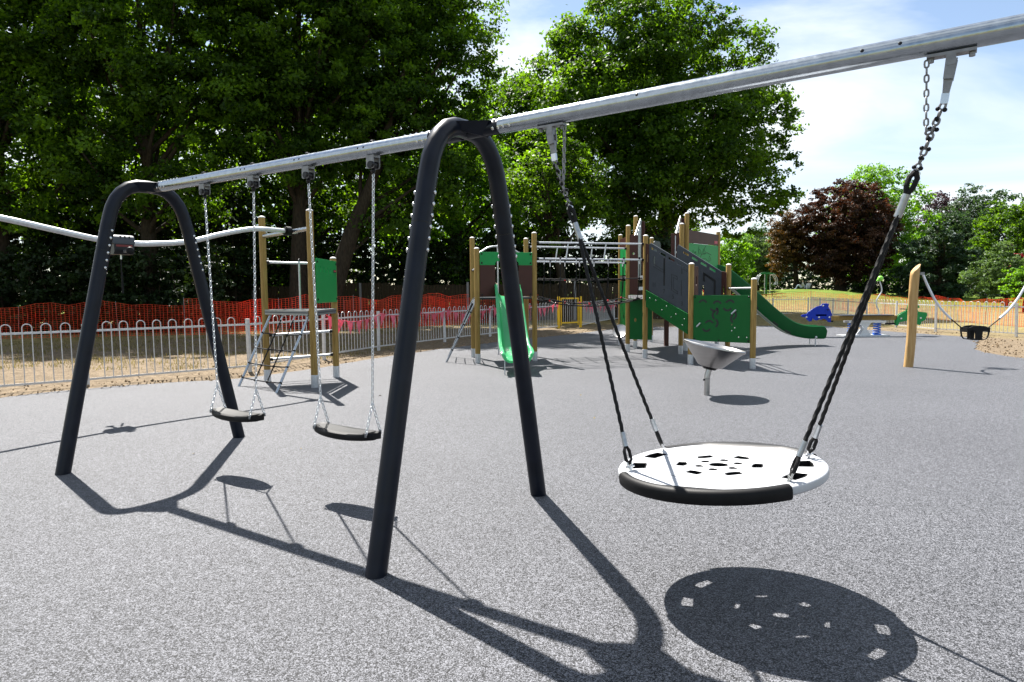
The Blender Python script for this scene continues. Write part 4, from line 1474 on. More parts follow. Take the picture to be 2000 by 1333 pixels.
# long slide
sl0 = Vector((5.50, 18.1, 0))
sl1 = Vector((8.42, 17.82, 0))
sd2 = (sl1 - sl0).normalized()
sp2 = Vector((sd2.y, -sd2.x, 0))
path = [(-0.25, 1.94), (0.0, 1.93), (0.22, 1.86), (0.55, 1.60), (1.0, 1.20), (1.45, 0.79), (1.80, 0.51), (2.10, 0.35), (2.45, 0.27), (2.80, 0.26), (2.93, 0.25)]
cp_ = catmull([sl0 + sd2 * t + Z(z) for t, z in path], 4)
vs, fs = [], []
sec = [(-0.29, 0.26), (-0.265, 0.28), (-0.235, 0.26), (-0.20, 0.08), (-0.15, 0.015), (0, 0.0), (0.15, 0.015), (0.20, 0.08), (0.235, 0.26), (0.265, 0.28), (0.29, 0.26), (0.285, 0.20),
       (0.262, 0.0), (0.235, -0.07), (0.10, -0.075), (0, -0.055), (-0.10, -0.075), (-0.235, -0.07), (-0.262, 0.0), (-0.285, 0.20)]
k = len(sec)
for i, p in enumerate(cp_):
    d = (cp_[min(i + 1, len(cp_) - 1)] - cp_[max(i - 1, 0)]).normalized()
    up = sp2.cross(d)
    if up.z < 0:
        up = -up
    u = i / (len(cp_) - 1)
    lip = 1.0 if u < 0.9 else 1.0 - 0.4 * ((u - 0.9) / 0.1) ** 2
    for a, c in sec:
        vs.append(p + sp2 * a + up * (c * lip))
for i in range(len(cp_) - 1):
    for j in range(k):
        fs.append((i * k + j, i * k + (j + 1) % k, (i + 1) * k + (j + 1) % k, (i + 1) * k + j))
fs += [tuple(range(k)), tuple((len(cp_) - 1) * k + j for j in range(k - 1, -1, -1))]
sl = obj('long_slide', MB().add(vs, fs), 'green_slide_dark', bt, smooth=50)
for t_ in (0.75, 1.12, 1.50, 1.88):
    i = int((t_ + 0.25) / 3.18 * (len(cp_) - 1))
    p = cp_[i]
    d = (cp_[i + 1] - cp_[i - 1]).normalized()
    up = sp2.cross(d)
    if up.z < 0:
        up = -up
    s_ = -1 if sp2.y > 0 else 1
    vent = MB()
    vent.bar(p + sp2 * (s_ * 0.2495) - up * 0.034 - d * 0.085, p + sp2 * (s_ * 0.2495) - up * 0.034 + d * 0.085, 0.016, 0.040, up)
    obj('slide_vent', vent, 'engraving', sl, smooth=0)
for (x, y) in ((8.20, 18.12), (8.12, 17.60)):
    lgm = MB().cyl((x, y, -0.01), (x, y, 0.24), 0.016, n=10)
    obj('slide_leg', lgm, 'galvanised_pale', bt)
bolt(bt, Vector((8.12, 17.56, 0.24)), (0, -1, 0), 0.03, 0.02, 'galvanised_pale', 'leg_bolt')

# ------------------------------------------------------------------ spinner bowl
bw = thing('spinner_bowl', 'tilted stainless steel spinning bowl on a bent pole', 'spinner bowl', (2.82, 9.48, 0))
tm = Matrix.Translation((0.055, 0.0, 0.50)) @ Matrix.Rotation(R(11.5), 4, 'Y') @ Matrix.Rotation(R(2), 4, 'X')
bowl = MB().lathe([(0.15, -0.085), (0.17, -0.08), (0.405, 0.175), (0.43, 0.19), (0.442, 0.205), (0.44, 0.222), (0.425, 0.23), (0.405, 0.222), (0.395, 0.205), (0.19, 0.012), (0.15, 0.0), (1e-4, 0.0)], 56, tm)
obj('bowl', bowl, 'stainless', bw, smooth=40)
obj('bearing', MB().lathe([(1e-4, -0.125), (0.09, -0.125), (0.10, -0.11), (0.13, -0.082), (1e-4, -0.082)], 28, tm), 'black_plastic', bw)
ptop = tm @ Vector((0, 0, -0.12))
pl_ = obj('pole', MB().tube([(0, 0, -0.02), (0, 0, 0.24), (0.002, 0, 0.27), ptop], 0.0415, 20), 'stainless', bw)
obj('pole_joint', MB().tube([(0, 0, 0.236), (0, 0, 0.246)], 0.0423, 20), 'grey_steel', bw)
obj('lock_bolt', MB().sphere((-0.046, -0.01, 0.225), 0.016, 8), 'black_plastic', bw)

# ------------------------------------------------------------------ spring seesaw
ss = thing('spring_seesaw', 'spring seesaw with blue dolphin and green turtle seats on a timber beam', 'seesaw', (11.3, 21.1, 0))
obj('base_plate', MB().box((-0.05, 0, 0.02), (1.45, 0.55, 0.05)), 'galvanised_pale', ss, smooth=0)
obj('beam', MB().box((0.27, 0, 0.585), (3.25, 0.14, 0.145)), 'timber', ss, smooth=0)
obj('standing_board', MB().box((0.0, 0, 0.675), (1.65, 0.42, 0.025)), 'grey_panel', ss, smooth=0)
obj('under_plate', MB().box((0, 0, 0.47), (1.20, 0.34, 0.06)), 'galvanised_pale', ss, smooth=0)
for s in (-1, 1):
    pr = MB().prism([(-0.19, 0.04), (0.19, 0.04), (0.055, 0.22), (0.055, 0.27), (0.19, 0.44), (-0.19, 0.44), (-0.055, 0.27), (-0.055, 0.22)], (-0.03, s * 0.10, 0), (1, 0, 0), (0, 0, 1), 0.03)
    obj('centre_plate', pr, 'galvanised_pale', ss, smooth=0)
for sx in (-0.42, 0.40):
    pts = []
    for i in range(60):
        a = i / 59 * 2 * math.pi * 5
        pts.append((sx + 0.105 * math.cos(a), 0.105 * math.sin(a), 0.06 + 0.37 * i / 59))
    obj('spring', MB().tube(pts, 0.019, 8), 'blue_steel', ss)
for sx in (-0.42, 0.40):
    obj('spring_clamp', MB().lathe([(0.13, 0.04), (0.13, 0.07), (0.05, 0.075)], 18, Matrix.Translation((sx, 0, 0))), 'blue_steel', ss)
dol = [(-2.10, 0.68), (-2.02, 0.72), (-1.93, 0.71), (-1.86, 0.80), (-1.72, 0.90), (-1.58, 0.97), (-1.46, 1.00), (-1.42, 1.055), (-1.33, 1.06), (-1.25, 1.045), (-1.27, 0.95), (-1.21, 0.86), (-1.16, 0.74),
       (-1.13, 0.62), (-1.135, 0.46), (-1.22, 0.47), (-1.27, 0.53), (-1.36, 0.58), (-1.46, 0.545), (-1.53, 0.56), (-1.60, 0.52), (-1.68, 0.55), (-1.74, 0.63), (-1.81, 0.48), (-1.90, 0.55), (-1.95, 0.62), (-2.06, 0.64)]
tur = [(1.02, 0.42), (1.12, 0.44), (1.17, 0.56), (1.26, 0.58), (1.32, 0.66), (1.33, 0.85), (1.38, 0.92), (1.36, 1.00), (1.43, 1.05), (1.51, 1.00), (1.52, 0.93), (1.60, 0.89), (1.57, 0.82), (1.55, 0.76),
       (1.78, 0.74), (1.84, 0.70), (1.82, 0.64), (1.80, 0.52), (1.72, 0.50), (1.70, 0.42), (1.60, 0.40), (1.50, 0.50), (1.42, 0.56), (1.30, 0.52), (1.20, 0.40), (1.05, 0.34)]
turtle = [(1.00, 0.37), (1.06, 0.36), (1.10, 0.46), (1.30, 0.50), (1.42, 0.55), (1.52, 0.50), (1.60, 0.40), (1.68, 0.37), (1.72, 0.47), (1.82, 0.52), (1.87, 0.66), (1.85, 0.73), (1.62, 0.76), (1.58, 0.84),
          (1.66, 0.88), (1.60, 0.95), (1.53, 0.96), (1.50, 1.04), (1.42, 1.04), (1.36, 0.97), (1.32, 0.80), (1.16, 0.72), (1.06, 0.66), (1.01, 0.54)]
for s in (-1, 1):
    sh = 0.14 if s > 0 else 0.0
    p = obj('dolphin_panel', plate_mesh('dolphin_panel', [(x + sh, z) for x, z in dol], [], 0.020, 0.005), 'blue_panel', ss, (0, s * 0.10, 0), (math.pi / 2, 0, 0))
    for x, z in ((-1.40, 0.99), (-1.92, 0.63), (-1.52, 0.62), (-1.19, 0.62)):
        bolt(ss, (x + sh, s * 0.10 - 0.011, z), (0, -1, 0), 0.03, 0.012, 'bolt_steel', 'panel_bolt')
    obj('turtle_panel', plate_mesh('turtle_panel', [(1.42 + (x - 1.42) * 1.14 + sh * 0.5, 0.60 + (z - 0.60) * 1.12) for x, z in turtle], [], 0.020, 0.005), 'green_panel', ss, (0, s * 0.10, 0), (math.pi / 2, 0, 0))
    for x, z in ((1.10, 0.56), (1.72, 0.57)):
        bolt(ss, (x, s * 0.10 - 0.011, z), (0, -1, 0), 0.03, 0.012, 'bolt_steel', 'panel_bolt')
for x in (-1.45, 1.45):
    obj('seat', MB().box((x, 0, 0.69), (0.34, 0.22, 0.05)), 'black_rubber', ss)
    obj('handle', MB().tube([(x + (0.2 if x < 0 else -0.2), -0.2, 0.86), (x + (0.2 if x < 0 else -0.2), 0.2, 0.86)], 0.016, 8), 'black_plastic', ss)
obj('ground_stop', MB().box((-1.1, 0, 0.49), (0.12, 0.14, 0.05)), 'black_rubber', ss)
obj('ground_stop', MB().tube([(0.6, -0.12, 0.40), (0.9, -0.12, 0.40)], 0.03, 10), 'black_rubber', ss)
obj('centre_pole', MB().tube(catmull([(0.44, 0, 0.66), (0.44, 0, 0.80), (0.36, 0, 1.00), (0.37, 0, 1.18), (0.50, 0, 1.40), (0.50, 0, 1.55), (0.44, 0, 1.74)], 5), 0.019, 10), 'galvanised_pale', ss)
kn = MB().sphere((0.46, 0, 1.84), 0.085, 14)
kn.tube([(0.40, 0, 1.80), (0.33, 0, 1.76)], [0.05, 0.012], 10)
obj('bird_knob', kn, 'lime_plastic', ss)

# ------------------------------------------------------------------ toddler swing between leaning posts
cr = thing('toddler_swing', 'black cradle seat hung on chains between two pale natural posts', 'swing', (0, 0, 0))


def robinia(x, y, h, lean):
    m_ = MB()
    n = 12
    vs, fs = [], []
    rows = 14
    rnd = random.Random(int(x * 10))
    bow = rnd.uniform(-1, 1) * 0.012
    for i in range(rows + 1):
        u = i / rows
        for j in range(n):
            a = 2 * math.pi * j / n
            r = 0.083 * (1 - 0.05 * u) * (1 + 0.06 * math.sin(3 * a + 5 * u + x) + 0.03 * math.sin(7 * u + a))
            z = u * h
            if i == rows:
                z += math.cos(a) * 0.085 * (1 if lean > 0 else -1)
            vs.append((x + lean * u + 0.004 * math.sin(6 * u) + r * math.cos(a), y + r * math.sin(a), z - 0.02))
    for i in range(rows):
        for j in range(n):
            fs.append((i * n + j, i * n + (j + 1) % n, (i + 1) * n + (j + 1) % n, (i + 1) * n + j))
    fs.append(tuple(rows * n + j for j in range(n)))
    m_.add(vs, fs)
    return obj('post', m_, 'timber_pale', cr, smooth=40)


robinia(7.68, 12.71, 1.92, 0.075)
robinia(10.22, 12.71, 1.90, -0.13)
chl = catmull([(7.89, 12.71, 1.80), (7.97, 12.71, 1.62), (8.13, 12.71, 1.32), (8.30, 12.71, 1.09), (8.47, 12.71, 0.925)], 6)
for mir in (0, 1):
    f = (lambda p: Vector((17.90 - p[0] - 0.02, p[1], p[2]))) if mir else (lambda p: Vector(p))
    obj('chain_sleeve', MB().tube([f(p) for p in chl], 0.022, 10), 'chain_sleeve', cr)
    obj('bracket', MB().box(f((7.87, 12.71, 1.80)), (0.09, 0.05, 0.05)), 'grey_steel', cr)
    obj('strap', MB().tube([f((8.46, 12.71, 0.93)), f((8.70, 12.71, 0.735))], 0.011, 8), 'black_rope', cr)
outl = [(-0.215, 0.745), (-0.12, 0.785), (0, 0.797), (0.12, 0.785), (0.215, 0.745), (0.205, 0.66), (0.185, 0.575), (0.145, 0.53), (0.08, 0.518), (-0.08, 0.518), (-0.145, 0.53), (-0.185, 0.575), (-0.205, 0.66)]
h1 = [(-0.178, 0.70), (-0.10, 0.705), (-0.075, 0.68), (-0.068, 0.62), (-0.065, 0.535), (-0.12, 0.538), (-0.155, 0.57), (-0.172, 0.62)]
h2 = [(-x, z) for x, z in h1][::-1]
me = plate_mesh('cradle_front', outl, [h1, h2], 0.022, 0.006, 2)
for y in (12.60, 12.82):
    obj('cradle_shell', me, 'black_rubber', cr, (8.94, y, 0), (math.pi / 2, 0, 0))
for x, z in ((-0.205, 0.745), (0.205, 0.745)):
    obj('cradle_side', MB().bar((8.94 + x, 12.60, z - 0.03), (8.94 + x, 12.82, z - 0.03), 0.025, 0.09), 'black_rubber', cr)
obj('cradle_bottom', MB().bar((8.94, 12.60, 0.525), (8.94, 12.82, 0.525), 0.15, 0.02), 'black_rubber', cr)

# ------------------------------------------------------------------ bow-top fence
FH = 1.00
hoop = MB()
hp = [(-0.065, 0, 0.09), (-0.065, 0, 0.5), (-0.065, 0, FH)] + [(-0.065 * math.cos(R(a)), 0, FH + 0.065 * math.sin(R(a))) for a in range(20, 161, 20)] + [(0.065, 0, FH), (0.065, 0, 0.5), (0.065, 0, 0.09)]
hoop.tube(hp, 0.0085, 6)
HOOP = hoop.mesh('hoop')
HOOP.materials.append(MAT['fence_zinc'])
postm = MB().box((0, 0, 0.5), (0.06, 0.06, 1.04))
postm.box((0, 0, 1.025), (0.064, 0.064, 0.012))
FPOST = postm.mesh('fence_post', 0)
FPOST.materials.append(MAT['fence_zinc'])


def fence(name_label, pts, first=True, last=True):
    f = thing('bow_top_fence', name_label, 'fence', (pts[0][0], pts[0][1], 0))
    o = Vector((pts[0][0], pts[0][1], 0))
    for i in range(len(pts) - 1):
        a, b_ = Vector((*pts[i], 0)), Vector((*pts[i + 1], 0))
        L = (b_ - a).length
        d = (b_ - a).normalized()
        ang = math.atan2(d.y, d.x)
        if first or i > 0:
            obj('fence_post', FPOST, None, f, a - o, (random.gauss(0, 0.012), random.gauss(0, 0.012), ang))
        for z in (0.92, 0.10):
            obj('fence_rail', MB().bar(a - o + Z(z), b_ - o + Z(z), 0.010, 0.036), 'fence_zinc', f, smooth=0)
        n = max(1, int((L - 0.14) / 0.262))
        mg = (L - n * 0.262) / 2
        for k in range(n):
            obj('hoop', HOOP, None, f, a - o + d * (mg + (k + 0.5) * 0.262), (random.gauss(0, 0.006), random.gauss(0, 0.005), ang + random.gauss(0, 0.02)))
    if last:
        d = Vector((*pts[-1], 0)) - Vector((*pts[-2], 0))
        obj('fence_post', FPOST, None, f, Vector((*pts[-1], 0)) - o, (0, 0, math.atan2(d.y, d.x)))
    return f


fence('near-left run of galvanised bow-top railing up to the yellow gate',
      [(-11.2, 7.7), (-9.2, 9.4), (-7.19, 11.08), (-5.19, 12.97), (-4.35, 15.2), (-3.55, 17.5), (-2.07, 20.3), (-0.75, 22.6), (0.58, 24.8), (1.89, 26.95)], last=False)
fence('distant run of galvanised bow-top railing behind the big play tower',
      [(2.95, 27.7), (3.9, 30.6), (5.26, 33.9), (7.7, 35.1), (10.2, 36.2), (12.7, 37.3), (15.2, 38.4), (17.7, 39.4)], first=False)
fence('right-hand run of galvanised bow-top railing behind the seesaw',
      [(17.75, 39.3), (17.1, 36.6), (16.5, 33.9), (15.9, 31.2), (15.35, 28.5), (15.05, 25.8), (14.85, 23.07), (15.64, 20.4), (16.5, 17.8), (17.3, 15.2)], first=False)

# yellow gate
ga, gb = Vector((1.92, 27.0, 0)), Vector((2.88, 27.62, 0))
gt = thing('park_gate', 'bright yellow metal gate in the bow-top railing', 'gate', ga)
dg_ = (gb - ga)
gL = dg_.length
dg_.normalize()
for u in (0.0, gL):
    obj('gate_post', MB().bar(dg_ * u + Z(-0.02), dg_ * u + Z(1.30), 0.10, 0.10), 'yellow_paint', gt, smooth=0)
for u in (0.13, gL - 0.13):
    obj('gate_stile', MB().bar(dg_ * u + Z(0.12), dg_ * u + Z(1.24), 0.05, 0.05), 'yellow_paint', gt, smooth=0)
for z in (0.22, 1.22):
    obj('gate_rail', MB().bar(dg_ * 0.13 + Z(z), dg_ * (gL - 0.13) + Z(z), 0.05, 0.06), 'yellow_paint', gt, smooth=0)
nb2 = 7
for i in range(nb2):
    u = 0.13 + (gL - 0.26) * (i + 1) / (nb2 + 1)
    obj('gate_bar', MB().bar(dg_ * u + Z(0.22), dg_ * u + Z(1.22), 0.014, 0.014), 'fence_zinc', gt, smooth=0)

# ------------------------------------------------------------------ orange safety netting
def safety_net(label, pts, h=1.15, seed=1, fine=1.0):
    rnd = random.Random(seed)
    f = thing('safety_netting', label, 'netting', (pts[0][0], pts[0][1], 0))
    o = Vector((pts[0][0], pts[0][1], 0))
    m_ = MB()
    path = []
    for i in range(len(pts) - 1):
        a, b_ = Vector((*pts[i], 0)), Vector((*pts[i + 1], 0))
        n = max(1, int((b_ - a).length / 0.5))
        for k in range(n):
            path.append(a.lerp(b_, k / n))
    path.append(Vector((*pts[-1], 0)))
    N = len(path)
    hts = []
    for i in range(N):
        hts.append(h * (1 + 0.07 * math.sin(i * 0.55 + seed) + 0.045 * math.sin(i * 1.7) - 0.05 * (i % 6 == 3)))
    gz = [ground_z(p.x, p.y) + 0.02 for p in path]
    rows = 17

    def pt(i, v):
        sag = 0.03 * math.sin(i * 1.3 + v * 4)
        q = path[i]
        return Vector((q.x - o.x + sag, q.y - o.y + 0.04 * math.sin(i * 0.9 + v * 2.5), gz[i] + hts[i] * v))
    for r in range(rows + 1):
        v = r / rows
        w = (0.020 if r in (0, rows) else 0.013) * fine
        for i in range(N - 1):
            m_.bar(pt(i, v), pt(i + 1, v), 0.004, w)
    for i in range(N - 1):
        for k in range(4):
            t = k / 4
            a = pt(i, 0).lerp(pt(i + 1, 0), t)
            b_ = pt(i, 1).lerp(pt(i + 1, 1), t)
            c = pt(i, 0.5).lerp(pt(i + 1, 0.5), t)
            off = Vector((rnd.uniform(-0.02, 0.02), 0, 0))
            m_.bar(a, c + off, 0.004, 0.022, (1, 0, 0.01)) if False else m_.box(((a + c) / 2), (0.021 * fine, 0.005, (c - a).length))
            m_.box(((c + b_) / 2 + off), (0.021 * fine, 0.005, (b_ - c).length))
    obj('net_strands', m_, 'orange_mesh', f, smooth=0, kind='stuff')
    for i in range(0, N, 6):
        obj('net_stake', MB().cyl(pt(i, 0) - Z(0.1), pt(i, 1) + Z(0.06), 0.010, n=6), 'grey_steel', f)
    return f


safety_net('orange plastic safety netting stretched below the dark trees on the left', [(-27, 22.5), (-18.7, 23.4), (-14.0, 24.4), (-9.6, 25.6)], 1.18, 2, 0.48)
safety_net('second overlapping sheet of orange safety netting behind the timber tower', [(-12.2, 24.6), (-9.4, 25.2), (-5.4, 28.4), (-2.0, 30.6)], 1.32, 3, 0.6)
safety_net('far orange safety netting strung behind the bunting and gate', [(-7.0, 27.6), (-2.2, 31.0), (2.0, 34.5), (5.8, 40.8), (13.5, 44.5)], 1.25, 5, 0.6)
safety_net('orange safety netting along the grass beyond the right-hand railing', [(13.4, 44.6), (20.4, 41.3), (20.8, 35.0), (19.9, 29.0), (19.6, 25.0), (20.6, 20.0), (21.5, 16.0)], 1.02, 8, 0.42)

# ------------------------------------------------------------------ bunting
PEN = MB()
PEN.add([(-0.115, 0, 0), (0.115, 0, 0), (0.0, 0.012, -0.34), (-0.115, 0.003, 0), (0.115, 0.003, 0), (0.0, 0.015, -0.34)],
        [(0, 2, 1), (3, 4, 5), (0, 1, 4, 3), (1, 2, 5, 4), (2, 0, 3, 5)])
PEN = PEN.mesh('pennant', 0)
PEN.materials.append(MAT['pink_cloth'])


def bunting(label, posts, seed):
    rnd = random.Random(seed)
    f = thing('bunting', label, 'bunting', (posts[0][0], posts[0][1], posts[0][2]))
    o = Vector(posts[0])
    pts = []
    for i in range(len(posts) - 1):
        a, b_ = Vector(posts[i]), Vector(posts[i + 1])
        n = 10
        for k in range(n):
            t = k / n
            pts.append(a.lerp(b_, t) - Z(0.22 * 4 * t * (1 - t) * min(1, (b_ - a).length / 3)))
    pts.append(Vector(posts[-1]))
    obj('string', MB().tube([p - o for p in pts], 0.008, 5), 'pink_cloth', f)
    acc = 0.2
    for i in range(len(pts) - 1):
        a, b_ = pts[i], pts[i + 1]
        L = (b_ - a).length
        while acc < L:
            q = a.lerp(b_, acc / L)
            d = (b_ - a)
            p = obj('pennant', PEN, None, f, q - o, (rnd.uniform(-0.25, 0.25), math.atan2(-(b_.z - a.z), L) + rnd.uniform(-0.15, 0.15), math.atan2(d.y, d.x) + rnd.uniform(-0.3, 0.3)))
            acc += 0.40
        acc -= L
    return f


offb = Vector((0.10, -0.07, 0))
bunting('pink triangular bunting strung along the railing left of the yellow gate',
        [(-4.25, 15.1, 1.02), (-3.45, 17.45, 0.98), (-2.75, 18.7, 1.02), (-1.97, 20.25, 0.98), (-0.65, 22.5, 1.02), (0.68, 24.7, 1.0), (1.90, 26.85, 1.1)], 3)
bunting('pink triangular bunting strung along the railing right of the yellow gate',
        [(2.98, 27.55, 1.1), (3.98, 30.5, 1.0), (5.3, 33.75, 1.0), (7.8, 35.0, 1.0)], 4)

# ------------------------------------------------------------------ old board fence and picnic tables under the trees
BRD = MB().box((0, 0, 0), (0.15, 0.022, 1.0)).mesh('fence_board', 0)
BRD.materials.append(MAT['old_board'])
bf = thing('board_fence', 'weathered dark close-board fence at the back under the trees', 'fence', (-16, 34, 0))
rnd = random.Random(4)
nbd = 150
for i in range(nbd):
    x = i * 0.165
    h = 1.85 + rnd.uniform(-0.03, 0.03) + (0.12 if 30 < i < 60 else 0)
    o = obj('fence_board', BRD, None, bf, (x, 0.06 * math.sin(i * 0.2) + rnd.uniform(-0.012, 0.012), h / 2 + 0.05), (0, rnd.uniform(-0.012, 0.012), 0))
    o.scale = (1, 1, h)
for i in range(10):
    obj('concrete_post', MB().box((i * 2.75, -0.07, 1.0), (0.11, 0.11, 2.05)), 'grey_steel', bf, smooth=0)


def picnic(x, y, rz, label):
    t = thing('picnic_table', label, 'picnic table', (x, y, 0), rz, 'picnic tables behind the netting')
    for k in range(5):
        obj('table_plank', MB().box((0, -0.30 + 0.15 * k, 0.74), (1.9, 0.135, 0.045)), 'old_board', t, smooth=0)
    for s in (-1, 1):
        for k in range(2):
            obj('bench_plank', MB().box((0, s * (0.66 + 0.15 * k), 0.45), (1.9, 0.135, 0.045)), 'old_board', t, smooth=0)
        for sx in (-0.65, 0.65):
            obj('leg', MB().bar((sx, s * 0.62, -0.02), (sx, s * 0.16, 0.72), 0.05, 0.10), 'old_board', t, smooth=0)
    for sx in (-0.65, 0.65):
        obj('cross_bearer', MB().box((sx * 1.09, 0, 0.40), (0.05, 1.55, 0.10)), 'old_board', t, smooth=0)


picnic(-3.8, 31.4, 0.15, 'dark picnic table behind the netting, left of the slide tower')
picnic(-0.9, 32.6, 0.2, 'dark picnic table behind the netting, nearest the slide tower')

# ------------------------------------------------------------------ trees
def leaf_mesh(name, P_, N_, size, tint, aspect=0.62):
    n = len(P_)
    a = RNG.normal(size=(n, 3))
    t = np.cross(N_, a)
    t /= np.linalg.norm(t, axis=1, keepdims=True) + 1e-9
    b_ = np.cross(N_, t)
    s = (size * RNG.uniform(0.65, 1.35, n))[:, None]
    v = np.empty((n, 4, 3))
    fold = N_ * (s * RNG.uniform(-0.10, 0.18, n)[:, None])
    v[:, 0] = P_ - t * s * 0.5
    v[:, 1] = P_ + b_ * s * 0.5 * aspect + fold
    v[:, 2] = P_ + t * s * 0.5
    v[:, 3] = P_ - b_ * s * 0.5 * aspect + fold
    me = bpy.data.meshes.new(name)
    me.vertices.add(n * 4)
    me.vertices.foreach_set('co', v.reshape(-1).astype(np.float32))
    me.loops.add(n * 4)
    me.loops.foreach_set('vertex_index', np.arange(n * 4, dtype=np.int32))
    me.polygons.add(n)
    me.polygons.foreach_set('loop_start', np.arange(0, n * 4, 4, dtype=np.int32))
    me.polygons.foreach_set('loop_total', np.full(n, 4, dtype=np.int32))
    me.update(calc_edges=True)
    at = me.attributes.new('tint', 'FLOAT', 'FACE')
    at.data.foreach_set('value', np.clip(tint, 0, 1).astype(np.float32))
    return me


def lobes_leaves(lobes, total, size, flat=0.75, clus=34, tight=0.135):
    """leaf positions gathered in sprays over the skin of many overlapping lobes."""
    Ps, Ns, Ts = [], [], []
    area = np.array([l[3] ** 2 for l in lobes])
    area = area / area.sum()
    for (x, y, z, r), w in zip(lobes, area):
        n = max(60, int(total * w))
        k = max(8, int(clus * (r / 1.4) ** 1.2))
        d = RNG.normal(size=(k, 3))
        d[:, 2] = d[:, 2] * 0.9 + 0.15
        d /= np.linalg.norm(d, axis=1, keepdims=True)
        rad = RNG.uniform(0.55, 1.08, k)
        cc = d * (r * rad)[:, None] * np.array([1, 1, flat])
        ct_ = RNG.uniform(0, 1, k)
        idx = RNG.integers(0, k, n)
        sig = r * tight * RNG.uniform(0.7, 1.35, k)[idx][:, None]
        off = RNG.normal(size=(n, 3)) * sig * np.array([1, 1, 0.55])
        p = cc[idx] + off
        nn = d[idx] * 0.55 + RNG.normal(size=(n, 3)) * 0.6 + np.array([0, 0, 0.55])
        nn /= np.linalg.norm(nn, axis=1, keepdims=True) + 1e-9
        Ps.append(p + np.array([x, y, z]))
        Ns.append(nn)
        Ts.append((ct_[idx] ** 1.5) * 0.8 + RNG.uniform(0, 0.28, n))  # random leaf tone, skewed dark to paint in crown shade with few sunlit sprays
    return np.concatenate(Ps), np.concatenate(Ns), np.concatenate(Ts)


def crown_lobes(c, rx, ry, rz, n, rl, seed, zmin=None, smin=0.72, inner=0.35):
    rg = np.random.default_rng(seed)
    out = []
    g = (1 + 5 ** 0.5) / 2
    for i in range(n):
        zz = 1 - 2 * (i + 0.5) / n
        ph = 2 * math.pi * i / g + rg.uniform(-0.4, 0.4)
        q = math.sqrt(max(0, 1 - zz * zz))
        s = rg.uniform(smin, 0.98) if i % 4 else rg.uniform(inner, 0.6)
        r = rl * rg.uniform(0.7, 1.25)
        p = (c[0] + (rx - r * 0.6) * s * q * math.cos(ph), c[1] + (ry - r * 0.6) * s * q * math.sin(ph), c[2] + (rz - r * 0.5) * s * zz)
        if zmin is not None and p[2] < zmin:
            p = (p[0], p[1], zmin + rg.uniform(0, 0.8))
        out.append((*p, r))
    return out


def tree(name, label, base, lobes, leaf_m, total, size, trunk_r, trunk_pts=None, group=None, clus=24, flat=0.75, branch_from=0.35, nbr=24):
    bx_, by_ = base
    gz = ground_z(bx_, by_)
    t = thing(name, label, 'tree', (bx_, by_, gz), 0, group)
    o = Vector((bx_, by_, gz))
    lobes_l = [(x - o.x, y - o.y, z - o.z, r) for x, y, z, r in lobes]
    P_, N_, T_ = lobes_leaves(lobes_l, total, size, flat, clus)
    me = leaf_mesh('crown', P_, N_, size, T_)
    obj('crown', me, leaf_m, t)
    ztop = max(l[2] for l in lobes_l)
    cx = sum(l[0] for l in lobes_l) / len(lobes_l)
    cy = sum(l[1] for l in lobes_l) / len(lobes_l)
    if trunk_pts is None:
        trunk_pts = [(0, 0, -0.1), (0.08 * cx, 0.08 * cy, ztop * 0.2), (0.4 * cx + 0.1, 0.4 * cy, ztop * 0.45), (cx, cy, ztop * 0.85)]
    tp = catmull(trunk_pts, 5)
    k = len(tp)
    rs = [trunk_r * (1.25 if i == 0 else 1.0) * (1 - 0.85 * (i / (k - 1)) ** 1.1) + 0.015 for i in range(k)]
    trk_ = obj('trunk', MB().tube(tp, rs, 12), 'bark', t, smooth=60)
    rg = random.Random(int(bx_ * 100) + 5)
    big = sorted(lobes_l, key=lambda l: -l[3])[:nbr]
    for l in big:
        zt_ = max(0.5, min(l[2] * 0.75, l[2] - 0.3))
        # leave the trunk below the lobe
        best = min(range(k), key=lambda i: abs(tp[i].z - zt_ * 0.8 - 0.3))
        best = max(int(k * branch_from), min(best, k - 2))
        s_ = tp[best]
        e_ = Vector(l[:3])
        m1 = s_.lerp(e_, 0.5) + Vector((rg.uniform(-0.3, 0.3), rg.uniform(-0.3, 0.3), -0.12 * (e_ - s_).length + rg.uniform(0, 0.5)))
        pts_ = catmull([s_, m1, e_], 5)
        r0 = min(rs[best] * 0.55, 0.03 + 0.035 * l[3] + 0.02)
        obj('limb', MB().tube(pts_, [r0 * (1 - 0.75 * i / (len(pts_) - 1)) + 0.008 for i in range(len(pts_))], 7), 'bark', trk_, smooth=60)
    return t


def X(u, y):
    return (u - 1000) / 1288.0 * y


GL = 'tall trees behind the left railing'
tree('broadleaf_tree', 'tall dark green tree filling the left edge above the netting', (-21.5, 28.0),
     crown_lobes((-21.0, 27.5, 11.0), 6.0, 2.5, 8.0, 40, 1.7, 1, 2.6), 'leaf_left', 74000, 0.19, 0.42, group=GL)
tree('broadleaf_tree', 'tall dark tree with sunlit top left of the swing arch', (-15.0, 27.5),
     crown_lobes((-14.8, 27.0, 10.5), 5.4, 2.3, 7.6, 36, 1.55, 2, 4.2), 'leaf_left', 70000, 0.175, 0.40, group=GL)
tree('broadleaf_tree', 'tall multi-stemmed tree with bare grey trunks behind the timber tower', (-9.2, 28.5),
     crown_lobes((-8.8, 27.8, 11.4), 4.9, 2.6, 6.6, 38, 1.55, 3, 5.6), 'leaf_left', 76000, 0.18, 0.46,
     [(0, 0, -0.1), (0.05, 0, 2.0), (0.15, 0.1, 5.0), (0.4, 0.0, 9.0), (0.3, 0, 13)], group=GL)
